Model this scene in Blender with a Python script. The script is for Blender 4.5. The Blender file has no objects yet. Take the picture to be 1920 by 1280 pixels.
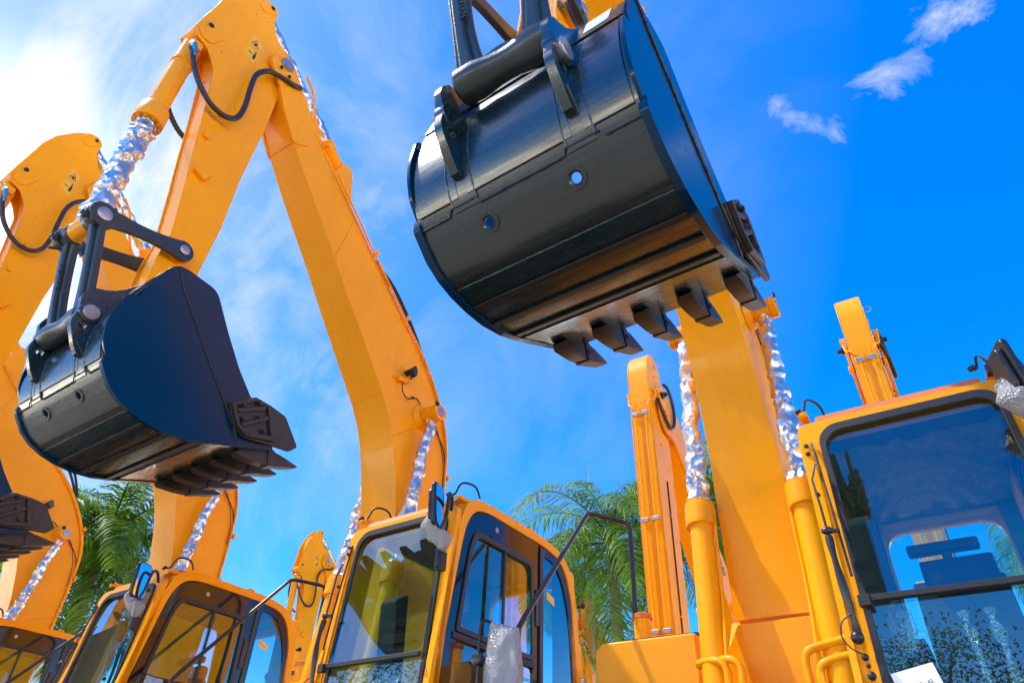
import bpy, bmesh, math, random
from mathutils import Vector, Matrix, noise
from mathutils.geometry import tessellate_polygon
random.seed(7)
R = math.radians
scene = bpy.context.scene
col = scene.collection

# ------------------------------------------------------------------ materials
MATS = {}
def nt(name):
    m = bpy.data.materials.new(name); m.use_nodes = True
    n = m.node_tree; b = n.nodes['Principled BSDF']
    MATS[name] = m
    return m, n, b
def lk(n, a, b): n.links.new(a, b)
def tex_noise(n, scale, detail=4, rough=.55, coord='Object', sc=None):
    tc = n.nodes.new('ShaderNodeTexCoord'); t = n.nodes.new('ShaderNodeTexNoise')
    t.inputs['Scale'].default_value = scale; t.inputs['Detail'].default_value = detail; t.inputs['Roughness'].default_value = rough
    if sc:
        mp = n.nodes.new('ShaderNodeMapping'); mp.inputs['Scale'].default_value = sc
        lk(n, tc.outputs[coord], mp.inputs['Vector']); lk(n, mp.outputs[0], t.inputs['Vector'])
    else: lk(n, tc.outputs[coord], t.inputs['Vector'])
    return t
def ramp(n, src, stops):
    r = n.nodes.new('ShaderNodeValToRGB'); lk(n, src, r.inputs[0])
    els = r.color_ramp.elements
    while len(els) < len(stops): els.new(.5)
    for e, (p, c) in zip(els, stops): e.position = p; e.color = c if len(c) == 4 else (*c, 1)
    return r
def bump(n, b, src, strength, dist=.01):
    bp = n.nodes.new('ShaderNodeBump'); bp.inputs['Strength'].default_value = strength; bp.inputs['Distance'].default_value = dist
    lk(n, src, bp.inputs['Height']); lk(n, bp.outputs[0], b.inputs['Normal'])
def paint(name, c, rough=.35, metal=0, var=.12, sc=3, coat=0, bmp=.0, bscale=300, spec=.5):
    m, n, b = nt(name)
    t = tex_noise(n, sc, 6, .6)
    lo = tuple(x*(1-var) for x in c); hi = tuple(min(1, x*(1+var*.6)) for x in c)
    r = ramp(n, t.outputs[0], [(.3, lo), (.7, hi)]); lk(n, r.outputs[0], b.inputs['Base Color'])
    t2 = tex_noise(n, sc*7, 5, .7)
    rr = ramp(n, t2.outputs[0], [(.35, (rough*.8,)*3), (.7, (min(1, rough*1.3),)*3)]); lk(n, rr.outputs[0], b.inputs['Roughness'])
    b.inputs['Metallic'].default_value = metal; b.inputs['Coat Weight'].default_value = coat
    b.inputs['Coat Roughness'].default_value = .08; b.inputs['Specular IOR Level'].default_value = spec
    if bmp:
        t3 = tex_noise(n, bscale, 3); bump(n, b, t3.outputs[0], bmp, .002)
    return m
yellow = paint('yellow_paint', (.98, .37, .0), .36, var=.07, sc=1.4, coat=.12, bmp=.04, bscale=25, spec=.16)
yellow_dk = paint('brown_yellow_trim', (.6, .17, .015), .4, var=.08)
n = yellow.node_tree; b = n.nodes['Principled BSDF']; src = b.inputs['Base Color'].links[0].from_socket
dz = tex_noise(n, 5, 8, .75, sc=(3, 3, .35)); dr_ = ramp(n, dz.outputs[0], [(.5, (0, 0, 0)), (.8, (.32, .32, .32))])
mxx = n.nodes.new('ShaderNodeMix'); mxx.data_type = 'RGBA'; lk(n, dr_.outputs[0], mxx.inputs[0]); lk(n, src, mxx.inputs[6]); mxx.inputs[7].default_value = (.62, .3, .06, 1); lk(n, mxx.outputs[2], b.inputs['Base Color'])
navy = paint('bucket_paint', (.005, .022, .029), .33, var=.35, sc=4, coat=.35, bmp=.08, bscale=60, spec=.8)
# bucket: fine brushed scratches over the dark blue grey paint
if True:
    n = navy.node_tree; b = n.nodes['Principled BSDF']
    s = tex_noise(n, 8, 8, .75, sc=(.6, 9, 9)); rr = ramp(n, s.outputs[0], [(.3, (.16,)*3), (.72, (.42,)*3)])
    lk(n, rr.outputs[0], b.inputs['Roughness'])
plate_sky_blue = paint('bucket_side_sky_tint', (.0, .026, .07), .2, var=.06, sc=3, spec=.25, bmp=.03, bscale=20, coat=.08)  # bucket side: blue of the reflected sky put into the base colour
cast = paint('cast_iron_paint', (.018, .034, .042), .38, var=.25, sc=8, bmp=.9, bscale=90, coat=.2)
bare = paint('tooth_iron', (.035, .024, .017), .5, var=.35, sc=14, bmp=.9, bscale=70)
weld = paint('weld_bead', (.05, .07, .075), .35, metal=.3, var=.4, sc=60, bmp=.6, bscale=150)
rubber = paint('black_rubber', (.013, .013, .015), .5, var=.3, sc=12)
black_pl = paint('black_plastic', (.016, .017, .02), .35, var=.2, sc=10)
black_gl = paint('black_gloss_trim', (.006, .007, .011), .08, var=.1, sc=4, spec=.8)
steel = paint('pin_steel', (.42, .4, .42), .38, metal=.7, var=.15, sc=20)
chrome = paint('hose_fitting', (.6, .58, .5), .3, metal=1, var=.2, sc=20)
inner = paint('cab_lining', (.03, .1, .115), .7, var=.25, sc=6)
seatm = paint('seat_fabric', (.012, .012, .014), .75, var=.3, sc=20)
decal = paint('warning_decal', (.93, .45, .015), .4, var=.05)
dirt = None
decal_k = paint('decal_ink', (.03, .025, .02), .5)
ink = paint('letter_ink', (.03, .06, .25), .4)
white = paint('white_paper', (.82, .83, .84), .7, var=.03)
label_w = paint('pale_label', (.5, .55, .58), .5, var=.2, sc=60)
shoe = paint('track_steel', (.05, .045, .04), .6, metal=.3, var=.3, sc=10)
trunkm = paint('palm_bark', (.22, .18, .14), .8, var=.35, sc=4, bmp=.8, bscale=20)
barkm = paint('tree_bark', (.1, .075, .05), .85, var=.35, sc=5, bmp=.8, bscale=20)
# hydraulic hose: ribbed
m, n, b = nt('ribbed_hose'); hose_m = m
b.inputs['Base Color'].default_value = (.03, .025, .025, 1); b.inputs['Roughness'].default_value = .45
# foil
m, n, b = nt('foil'); foil = m
b.inputs['Metallic'].default_value = 1; b.inputs['Base Color'].default_value = (.66, .62, .57, 1)
t = tex_noise(n, 14, 2, .5); v = n.nodes.new('ShaderNodeTexVoronoi'); v.inputs['Scale'].default_value = 45
tc = n.nodes.new('ShaderNodeTexCoord'); lk(n, tc.outputs['Object'], v.inputs['Vector'])
mx = n.nodes.new('ShaderNodeMath'); mx.operation = 'ADD'; lk(n, t.outputs[0], mx.inputs[0]); lk(n, v.outputs['Distance'], mx.inputs[1])
bump(n, b, mx.outputs[0], .12, .02); b.inputs['Roughness'].default_value = .34; b.inputs['Metallic'].default_value = .93
# bubble wrap
m, n, b = nt('bubble_wrap'); wrap = m
b.inputs['Base Color'].default_value = (.4, .41, .44, 1); b.inputs['Roughness'].default_value = .3
b.inputs['Transmission Weight'].default_value = .35; b.inputs['Subsurface Weight'].default_value = 0
v = n.nodes.new('ShaderNodeTexVoronoi'); v.inputs['Scale'].default_value = 95
tc = n.nodes.new('ShaderNodeTexCoord'); lk(n, tc.outputs['Object'], v.inputs['Vector']); bump(n, b, v.outputs['Distance'], .8, .007)
# mirror
m, n, b = nt('mirror_glass'); mirror_m = m
b.inputs['Metallic'].default_value = 1; b.inputs['Roughness'].default_value = .02; b.inputs['Base Color'].default_value = (.75, .82, .88, 1)
# thin tinted glass (transparent + fresnel reflection)
def glass_mat(name, tint, boost=1.0, base=.0):
    m, n, b = nt(name); n.nodes.remove(b); out = n.nodes['Material Output']
    tr = n.nodes.new('ShaderNodeBsdfTransparent'); tr.inputs[0].default_value = (*tint, 1)
    gl = n.nodes.new('ShaderNodeBsdfGlossy'); gl.inputs['Roughness'].default_value = .0; gl.inputs['Color'].default_value = (.92, .97, 1, 1)
    lw = n.nodes.new('ShaderNodeLayerWeight'); lw.inputs[0].default_value = .5
    pw = n.nodes.new('ShaderNodeMath'); pw.operation = 'POWER'; pw.inputs[1].default_value = 5; lk(n, lw.outputs['Facing'], pw.inputs[0])
    fr = n.nodes.new('ShaderNodeMath'); fr.operation = 'MULTIPLY_ADD'; fr.inputs[1].default_value = .96; fr.inputs[2].default_value = .045; lk(n, pw.outputs[0], fr.inputs[0])
    ma = n.nodes.new('ShaderNodeMath'); ma.operation = 'MULTIPLY_ADD'; ma.inputs[1].default_value = boost; ma.inputs[2].default_value = base; ma.use_clamp = True
    lk(n, fr.outputs[0], ma.inputs[0])
    w = tex_noise(n, 1.2, 2); bp = n.nodes.new('ShaderNodeBump'); bp.inputs['Strength'].default_value = .06; bp.inputs['Distance'].default_value = .02
    lk(n, w.outputs[0], bp.inputs['Height']); lk(n, bp.outputs[0], gl.inputs['Normal'])
    mix = n.nodes.new('ShaderNodeMixShader'); lk(n, ma.outputs[0], mix.inputs[0]); lk(n, tr.outputs[0], mix.inputs[1]); lk(n, gl.outputs[0], mix.inputs[2])
    du = n.nodes.new('ShaderNodeBsdfDiffuse'); du.inputs[0].default_value = (.75, .75, .72, 1); dn = tex_noise(n, 9, 8, .75); dr = ramp(n, dn.outputs[0], [(.55, (0, 0, 0)), (.9, (.02, .02, .02))])
    mix2 = n.nodes.new('ShaderNodeMixShader'); lk(n, dr.outputs[0], mix2.inputs[0]); lk(n, mix.outputs[0], mix2.inputs[1]); lk(n, du.outputs[0], mix2.inputs[2])
    lk(n, mix2.outputs[0], out.inputs[0]); return m
glass = glass_mat('tinted_window_glass', (.6, .93, .95), 3.4, .02)
glass_s = glass_mat('side_window_glass', (.3, .6, .68), 3.0, .05)
# clear plastic film
m, n, b = nt('clear_film'); film = m; n.nodes.remove(b); out = n.nodes['Material Output']
tr = n.nodes.new('ShaderNodeBsdfTransparent'); tr.inputs[0].default_value = (.85, .95, .97, 1)
gl = n.nodes.new('ShaderNodeBsdfGlossy'); gl.inputs['Roughness'].default_value = .12
w = tex_noise(n, 22, 4); bp = n.nodes.new('ShaderNodeBump'); bp.inputs['Strength'].default_value = 1; bp.inputs['Distance'].default_value = .03
lk(n, w.outputs[0], bp.inputs['Height']); lk(n, bp.outputs[0], gl.inputs['Normal'])
mix = n.nodes.new('ShaderNodeMixShader'); mix.inputs[0].default_value = .2; lk(n, tr.outputs[0], mix.inputs[1]); lk(n, gl.outputs[0], mix.inputs[2]); lk(n, mix.outputs[0], out.inputs[0])
# leaves
def leaf(name, c1, c2):
    m, n, b = nt(name); t = tex_noise(n, 1.3, 4)
    r = ramp(n, t.outputs[0], [(.3, c1), (.7, c2)]); lk(n, r.outputs[0], b.inputs['Base Color'])
    b.inputs['Roughness'].default_value = .5; b.inputs['Specular IOR Level'].default_value = .3
    tl = n.nodes.new('ShaderNodeBsdfTranslucent'); lk(n, r.outputs[0], tl.inputs[0])
    hs = n.nodes.new('ShaderNodeHueSaturation'); hs.inputs['Value'].default_value = 2.4; hs.inputs['Hue'].default_value = .49; lk(n, r.outputs[0], hs.inputs['Color']); lk(n, hs.outputs[0], tl.inputs[0])
    mx = n.nodes.new('ShaderNodeMixShader'); mx.inputs[0].default_value = .35
    out = n.nodes['Material Output']; lk(n, b.outputs[0], mx.inputs[1]); lk(n, tl.outputs[0], mx.inputs[2]); lk(n, mx.outputs[0], out.inputs[0])
    return m
palm_leaf = leaf('palm_leaf', (.02, .062, .003), (.15, .28, .012))
tree_leaf = leaf('tree_leaf', (.02, .05, .01), (.06, .1, .02))
# ground
m, n, b = nt('concrete_yard'); yard = m
t = tex_noise(n, .35, 8, .65); r = ramp(n, t.outputs[0], [(.3, (.26, .2, .13)), (.7, (.4, .31, .2))]); lk(n, r.outputs[0], b.inputs['Base Color'])
b.inputs['Roughness'].default_value = .85; t2 = tex_noise(n, 30, 6, .7); bump(n, b, t2.outputs[0], .4, .01)

KIDS = {}
# ------------------------------------------------------------------ mesh helpers
class MB:
    """collects shapes of one part"""
    def __init__(s): s.v = []; s.f = []; s.sm = []; s.mi = []; s.mat = 0
    def add(s, vs, fs, smooth=True):
        o = len(s.v); s.v += [tuple(v) for v in vs]
        for f in fs: s.f.append([i+o for i in f]); s.sm.append(smooth); s.mi.append(s.mat)
        return s
    def prism(s, poly, x0, x1, holes=(), xf=None, axis='x'):
        """polygon of (y,z) pushed along x (axis y: (x,z); axis z: (x,y))"""
        loops = [list(poly)] + [list(h) for h in holes]
        flat = [p for l in loops for p in l]
        def P(p, t):
            q = (t, p[0], p[1]) if axis == 'x' else ((p[0], t, p[1]) if axis == 'y' else (p[0], p[1], t))
            return xf(Vector(q)) if xf else Vector(q)
        n = len(flat); vs = [P(p, x0) for p in flat] + [P(p, x1) for p in flat]; fs = []
        if holes or True:
            tris = tessellate_polygon([[Vector((p[0], p[1], 0)) for p in l] for l in loops])
            if holes:
                for t in tris: fs.append(list(t)); fs.append([i+n for i in reversed(t)])
            else: fs.append(list(range(n))); fs.append([i+n for i in reversed(range(n))])
        k = 0
        for l in loops:
            for i in range(len(l)):
                a = k+i; b = k+(i+1) % len(l); fs.append([a, b, b+n, a+n])
            k += len(l)
        return s.add(vs, fs)
    def box(s, c, d, rot=None):
        c = Vector(c); vs = []
        for sx in (-1, 1):
            for sy in (-1, 1):
                for sz in (-1, 1):
                    v = Vector((sx*d[0]/2, sy*d[1]/2, sz*d[2]/2))
                    if rot: v = rot @ v
                    vs.append(c+v)
        return s.add(vs, [(0, 1, 3, 2), (4, 6, 7, 5), (0, 4, 5, 1), (2, 3, 7, 6), (0, 2, 6, 4), (1, 5, 7, 3)])
    def cyl(s, p0, p1, r0, r1=None, seg=20, cap=True):
        p0, p1 = Vector(p0), Vector(p1); r1 = r0 if r1 is None else r1
        return s.sweep([p0, p1], [r0, r1], seg, cap)
    def sweep(s, pts, rad, seg=12, cap=True):
        pts = [Vector(p) for p in pts]
        if not hasattr(rad, '__len__'): rad = [rad]*len(pts)
        n = len(pts); vs = []; fs = []
        t0 = (pts[1]-pts[0]).normalized(); u = t0.orthogonal().normalized()
        for i in range(n):
            if i == 0: t = pts[1]-pts[0]
            elif i == n-1: t = pts[-1]-pts[-2]
            else:
                t = (pts[i+1]-pts[i]).normalized()+(pts[i]-pts[i-1]).normalized()
                if t.length < 1e-6: t = pts[i+1]-pts[i]
            t.normalize(); u = (u-t*u.dot(t))
            if u.length < 1e-5: u = t.orthogonal()
            u.normalize(); w = t.cross(u)
            for k in range(seg):
                a = 2*math.pi*k/seg; vs.append(pts[i]+(u*math.cos(a)+w*math.sin(a))*rad[i])
        for i in range(n-1):
            for k in range(seg):
                a = i*seg+k; b = i*seg+(k+1) % seg; fs.append([a, b, b+seg, a+seg])
        if cap: fs.append(list(reversed(range(seg)))); fs.append(list(range((n-1)*seg, n*seg)))
        return s.add(vs, fs)
    def steps(s, p0, d, prof, seg=24):
        """turned profile: prof = [(distance along d, radius)...] with hard steps"""
        p0 = Vector(p0); d = Vector(d).normalized(); u = d.orthogonal().normalized(); w = d.cross(u); vs = []; fs = []
        for (t, r) in prof:
            for k in range(seg):
                a = 2*math.pi*k/seg; vs.append(p0+d*t+(u*math.cos(a)+w*math.sin(a))*r)
        for i in range(len(prof)-1):
            for k in range(seg):
                a = i*seg+k; b = i*seg+(k+1) % seg; fs.append([a, b, b+seg, a+seg])
        fs.append(list(reversed(range(seg)))); fs.append(list(range((len(prof)-1)*seg, len(prof)*seg)))
        return s.add(vs, fs)
    def ball(s, c, r, seg=10, sc=(1, 1, 1)):
        c = Vector(c); vs = [c+Vector((0, 0, -r*sc[2]))]; fs = []
        for i in range(1, seg):
            th = math.pi*i/seg-math.pi/2
            for k in range(seg*2):
                a = math.pi*k/seg; vs.append(c+Vector((math.cos(a)*math.cos(th)*sc[0], math.sin(a)*math.cos(th)*sc[1], math.sin(th)*sc[2]))*r)
        vs.append(c+Vector((0, 0, r*sc[2]))); m = seg*2
        for k in range(m): fs.append([0, 1+(k+1) % m, 1+k]); fs.append([len(vs)-1, 1+(seg-2)*m+k, 1+(seg-2)*m+(k+1) % m])
        for i in range(seg-2):
            for k in range(m): fs.append([1+i*m+k, 1+i*m+(k+1) % m, 1+(i+1)*m+(k+1) % m, 1+(i+1)*m+k])
        return s.add(vs, fs)
    def each(s, name, mats, parent=None, **k):
        """every loose piece becomes an object of its own"""
        par = list(range(len(s.v)))
        def find(i):
            while par[i] != i: par[i] = par[par[i]]; i = par[i]
            return i
        for f in s.f:
            for i in f[1:]:
                a, b = find(f[0]), find(i)
                if a != b: par[b] = a
        grp = {}
        for f in s.f: grp.setdefault(find(f[0]), []).append(f)
        res = []
        for fs in grp.values():
            ids = sorted({i for f in fs for i in f}); mp = {i: j for j, i in enumerate(ids)}
            q = MB(); q.add([s.v[i] for i in ids], [[mp[i] for i in f] for f in fs]); res.append(q.build(name, mats, parent, **k))
        return res
    def build(s, name, mats, parent=None, bevel=0, loc=(0, 0, 0), angle=35, flat=False, segs=2):
        me = bpy.data.meshes.new(name); loc = Vector(loc)
        me.from_pydata([tuple(Vector(v)-loc) for v in s.v], [], s.f)
        if not isinstance(mats, (list, tuple)): mats = [mats]
        for m in mats: me.materials.append(m)
        bm = bmesh.new(); bm.from_mesh(me); bmesh.ops.recalc_face_normals(bm, faces=bm.faces); bm.to_mesh(me); bm.free()
        for p, mi in zip(me.polygons, s.mi): p.use_smooth = not flat; p.material_index = mi
        if not flat: me.set_sharp_from_angle(angle=R(angle))
        o = bpy.data.objects.new(name, me); col.objects.link(o); o.location = loc
        if parent:
            o.parent = parent
            o.location = loc-origin(parent); adopt(o, parent)
        if bevel:
            bv = o.modifiers.new('edge', 'BEVEL'); bv.width = bevel; bv.segments = segs; bv.limit_method = 'ANGLE'; bv.angle_limit = R(40); bv.harden_normals = True
        return o
def origin(o):
    v = Vector((0, 0, 0))
    while o and o.type == 'MESH': v += o.location; o = o.parent
    return v
def smooth_path(pts, k=6):
    pts = [Vector(p) for p in pts]; P = [pts[0]*2-pts[1]]+pts+[pts[-1]*2-pts[-2]]; out = []
    for i in range(1, len(P)-2):
        for j in range(k):
            t = j/k; a, b, c, d = P[i-1], P[i], P[i+1], P[i+2]
            out.append(.5*((2*b)+(c-a)*t+(2*a-5*b+4*c-d)*t*t+(3*b-a-3*c+d)*t**3))
    return out+[pts[-1]]
def circle(cy, cz, r, n=20): return [(cy+r*math.cos(2*math.pi*i/n), cz+r*math.sin(2*math.pi*i/n)) for i in range(n)]
def rrect(x0, y0, x1, y1, r, n=6):
    o = []
    for cx, cy, a0 in ((x1-r, y1-r, 0), (x0+r, y1-r, 90), (x0+r, y0+r, 180), (x1-r, y0+r, 270)):
        for i in range(n+1):
            a = R(a0+90*i/n); o.append((cx+r*math.cos(a), cy+r*math.sin(a)))
    return o
def round_poly(poly, rad, n=5):
    """round the corners of a polygon; rad is one number or one per corner"""
    out = []; N = len(poly)
    for i in range(N):
        r = rad[i] if hasattr(rad, '__len__') else rad
        a, p, b = Vector(poly[i-1]), Vector(poly[i]), Vector(poly[(i+1) % N])
        if r <= 0: out.append(tuple(p)); continue
        u, w = (a-p), (b-p); l = min(r, u.length*.48, w.length*.48); A = p+u.normalized()*l; B = p+w.normalized()*l
        for k in range(n+1):
            t = k/n; out.append(tuple(A*(1-t)**2+p*2*t*(1-t)+B*t*t))
    return out
def hull_link(a, ra, b, rb, n=10):
    """outline of a link with round ends in (y,z)"""
    a, b = Vector(a), Vector(b); d = (b-a).normalized(); an = math.atan2(d.y, d.x); o = []
    for i in range(n+1): t = an+math.pi/2+math.pi*i/n; o.append((a.x+ra*math.cos(t), a.y+ra*math.sin(t)))
    for i in range(n+1): t = an-math.pi/2+math.pi*i/n; o.append((b.x+rb*math.cos(t), b.y+rb*math.sin(t)))
    return o
def foil_sleeve(p0, p1, r0, r1, slack=.25, seed=1, step=.02):
    rnd = random.Random(seed); p0, p1 = Vector(p0), Vector(p1); L = (p1-p0).length; n = int(L/step); d = (p1-p0).normalized()
    u = d.orthogonal().normalized(); w = d.cross(u); seg = 22; vs = []; fs = []
    for i in range(n+1):
        t = i/n; r = r0+(r1-r0)*t; off = Vector((noise.noise(Vector((t*6, seed, 0))), noise.noise(Vector((t*6, seed, 5))), 0))*.02
        ring = .5+.5*math.sin(i*1.15+noise.noise(Vector((t*9, seed, 2)))*7)
        for k in range(seg):
            a = 2*math.pi*(k+.5*(i % 2))/seg
            nn = noise.noise(Vector((math.cos(a)*1.6, math.sin(a)*1.6+seed*3, t*L*11)))
            rr = r*(.93+slack*(ring*.42+nn*.95+rnd.uniform(-.11, .11))) if 0 < i < n else r
            vs.append(p0+d*(t*L+rnd.uniform(-.006, .006))+u*(math.cos(a)*rr+off.x)+w*(math.sin(a)*rr+off.y))
    for i in range(n):
        for k in range(seg):
            a = i*seg+k; b = i*seg+(k+1) % seg
            fs += [[a, b, a+seg], [b, b+seg, a+seg]] if i % 2 == 0 else [[a, b, b+seg], [a, b+seg, a+seg]]
    m = MB(); m.add(vs, fs, False); return m
def empty(name, loc=(0, 0, 0), rz=0, label=None, cat=None, group=None):
    o = bpy.data.objects.new(name, None); col.objects.link(o); o.location = loc; o.rotation_euler = (0, 0, rz); o.empty_display_size = .3
    if label: o['label'] = label
    if cat: o['category'] = cat
    if group: o['group'] = group
    return o
def children(o): return list(KIDS.get(o.name, []))
def adopt(c, p): KIDS.setdefault(p.name, []).append(c)
def copy_tree(o, parent=None, skip=()):
    c = o.copy(); col.objects.link(c); c.parent = parent
    if parent: adopt(c, parent)
    for ch in children(o):
        if ch.name.split('.')[0] in skip: continue
        copy_tree(ch, c, skip)
    return c
def text_mesh(name, body, size, mat, parent, M, extrude=.002):
    cu = bpy.data.curves.new('t', 'FONT'); cu.body = body; cu.size = size; cu.extrude = extrude; cu.align_x = 'CENTER'; cu.align_y = 'CENTER'
    to = bpy.data.objects.new('t', cu); col.objects.link(to); bpy.context.view_layer.update()
    me = bpy.data.meshes.new_from_object(to.evaluated_get(bpy.context.evaluated_depsgraph_get())); bpy.data.objects.remove(to)
    me.transform(M); me.materials.clear(); me.materials.append(mat); me.name = name
    o = bpy.data.objects.new(name, me); col.objects.link(o); o.parent = parent
    if parent: o.location = -origin(parent); adopt(o, parent)
    return o
def basis(ex, ey, ez, o):
    M = Matrix.Identity(4)
    for i, e in enumerate((ex, ey, ez)):
        e = Vector(e).normalized()
        for j in range(3): M[j][i] = e[j]
    M.translation = Vector(o) if False else M.translation
    M[0][3], M[1][3], M[2][3] = o
    return M

# ------------------------------------------------------------------ excavator (local frame: x towards the cab side, -y forwards, z up)
ROOT = empty('excavator', (-4.338, 3.475, 0), R(-2.4))
def bolt(m, c, axis=(1, 0, 0), r=.013, h=.012):
    m.steps(c, axis, [(0, r*1.5), (h*.3, r*1.5), (h*.31, r), (h, r), (h*1.02, r*.6)], 8)

# --- undercarriage and house (mostly below the picture)
def running_gear(root, sc=1):
    m = MB()
    for sx in (-1, 1):
        x = sx*.98
        m.prism(hull_link((-1.3, .42), .3, (2.9, .42), .3), x-.12, x+.12)
    m.box((0, .8, .5), (1.7, 1.5, .3)); m.cyl((0, .8, .6), (0, .8, 1.0), .55, seg=32)
    u = m.build('track_frame', shoe, root, .01)
    m = MB()
    for sx in (-1, 1):
        L = 4.2; per = 2*L+2*math.pi*.42; N = 46
        for i in range(N):
            s = per*i/N
            if s < L: p = (-1.3+s, .84); a = 0
            elif s < L+math.pi*.42: t = (s-L)/.42; p = (2.9+.42*math.sin(t), .42+.42*math.cos(t)); a = -t
            elif s < 2*L+math.pi*.42: p = (2.9-(s-L-math.pi*.42), 0.0); a = math.pi
            else: t = (s-2*L-math.pi*.42)/.42; p = (-1.3-.42*math.sin(t), .42-.42*math.cos(t)); a = math.pi-t
            m.box((sx*.98, p[0], p[1]+.02), (.5, .165, .035), Matrix.Rotation(a, 3, 'X'))
    m.build('crawler_track', shoe, root, .006)
running_gear(ROOT)
m = MB()
m.box((0, 1.9, 1.13), (2.4, 3.0, .2))
m.box((.95, 3.2, 1.6), (.7, 1.1, .9)); m.box((.3, 3.0, 1.55), (.9, 1.6, .75))
house = m.build('upper_deck', yellow, ROOT, .02)
m = MB(); m.prism(round_poly([(-1.22, 3.4), (1.28, 3.4), (1.28, 4.0), (.8, 4.35), (-.74, 4.35), (-1.22, 4.0)], .2), 1.05, 2.1, axis='z')
m.build('counterweight', yellow, ROOT, .04)
# hood box on the far side from the cab
m = MB()
m.prism(round_poly([(-1.24, 1.22), (-.52, 1.22), (-.52, 2.225), (-1.24, 2.225)], [.03, .03, .03, .09]), 1.02, 3.35, axis='y')
hood = m.build('hood', yellow, ROOT, .018)
m = MB(); m.box((-.86, 1.85, 2.236), (.66, 1.5, .02)); m.build('tread_strip', rubber, hood)
m = MB(); m.steps((-.93, 1.16, 2.22), (0, 0, 1), [(0, .06), (.13, .06), (.19, .06)], 28)
cn = m.build('air_intake', yellow, hood)
m = MB(); m.steps((-.93, 1.16, 2.412), (0, 0, 1), [(-.03, .07), (.0, .07), (.01, .05)], 28); m.build('cap', yellow_dk, cn)
m = MB(); m.sweep(smooth_path([(-1.1, .99, 1.8), (-1.1, .95, 1.86), (-.95, .94, 1.88), (-.72, .95, 1.885), (-.66, .99, 1.87)], 4), .011, 8); m.build('handle', black_pl, hood)

# --- boom bracket and hydraulic elbows below the boom
m = MB()
m.prism(round_poly([(-.46, 1.3), (-.46, 1.95), (-.36, 2.0), (-.27, 2.13), (-.22, 2.215), (.25, 2.215), (.25, 1.3)], [0, .08, .06, .05, .02, .02, 0]), .93, 1.0, axis='y')
for x in (-.3, .3): m.prism([(.95, 1.2), (.95, 2.0), (1.2, 2.3), (1.5, 2.3), (1.7, 1.2)], x-.03, x+.03)
br = m.build('boom_bracket', yellow, ROOT, .008)
for (a, b_, c) in ((-.44, .02, 0), (-.36, -.06, .0), (.16, .33, 0), (.22, .4, -.07)):
    m = MB(); x0 = a; z0 = 1.97+c
    pts = smooth_path([(x0, .78, z0), (x0+.03*1, .72, z0), (x0+.14, .66, z0-.01), (x0+.19, .66, z0-.06), (x0+.19, .66, z0-.17), (x0+.19, .66, z0-.5)], 5)
    if a > 0: pts = smooth_path([(x0+.34, .7, z0+.07), (x0+.2, .68, z0+.03), (x0+.06, .66, z0), (x0+.02, .66, z0-.05), (x0+.02, .66, z0-.17), (x0+.02, .66, z0-.5)], 5)
    m.sweep(pts, .022, 12)
    q = pts[-6]; m.steps((q.x, q.y, q.z-.12), (0, 0, 1), [(0, .03), (.02, .03), (.021, .024), (.04, .024), (.041, .03), (.06, .03)], 14); m.box((q.x, q.y-.0, q.z-.15), (.09, .05, .035))
    m.build('hydraulic_pipe', yellow, ROOT, 0)

# --- boom
F = [(-1.50, 7.19), (-1.367, 6.92), (-1.17, 6.64), (-.986, 6.41), (-.73, 6.1), (-.374, 5.69), (-.105, 5.35), (.148, 5.05), (.36, 4.80), (.52, 4.61), (.645, 4.42), (.735, 4.22), (.81, 3.98), (.88, 3.7), (.935, 3.35), (.97, 2.95), (.985, 2.6), (.99, 2.25)]
Bk = [(-1.38, 7.45), (-1.2, 7.28), (-1.0, 7.06), (-.85, 6.90), (-.61, 6.69), (-.25, 6.38), (.07, 6.1), (.4, 5.83), (.653, 5.6), (.956, 5.36), (1.2, 5.1), (1.4, 4.8), (1.52, 4.48), (1.55, 4.1), (1.55, 3.6), (1.54, 3.1), (1.52, 2.6), (1.5, 2.3)]
W = [.17, .175, .18, .185, .19, .195, .2, .205, .208, .21, .212, .215, .218, .222, .23, .24, .245, .25]
def strip_mesh(m, A, B, W, t=0):
    vs = []; n = len(A)
    for (a, b, w) in zip(A, B, W): vs += [(-w, *a), (w, *a), (w, *b), (-w, *b)]
    fs = [[0, 1, 2, 3], [4*(n-1)+k for k in (3, 2, 1, 0)]]
    for i in range(n-1):
        for k in range(4): fs.append([4*i+k, 4*i+(k+1) % 4, 4*i+4+(k+1) % 4, 4*i+4+k])
    m.add(vs, fs)
m = MB()
def inset(P, Q, d): return [tuple(Vector(p)+(Vector(q)-Vector(p)).normalized()*d) for p, q in zip(P, Q)]
strip_mesh(m, inset(F, Bk, .004), inset(Bk, F, .004), [w-.008 for w in W])
strip_mesh(m, F, inset(F, Bk, .016), W); strip_mesh(m, inset(Bk, F, .016), Bk, W)
# fork plates holding the stick
fork = round_poly([(-1.69, 7.40), (-1.66, 7.56), (-1.57, 7.65), (-1.46, 7.63), (-1.36, 7.5), (-1.2, 7.3), (-.98, 7.04), (-1.0, 6.75), (-1.17, 6.62), (-1.37, 6.9), (-1.515, 7.19)], .05, 3)
for s in (-1, 1): m.prism(fork, s*.162, s*.192, xf=None)
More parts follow.
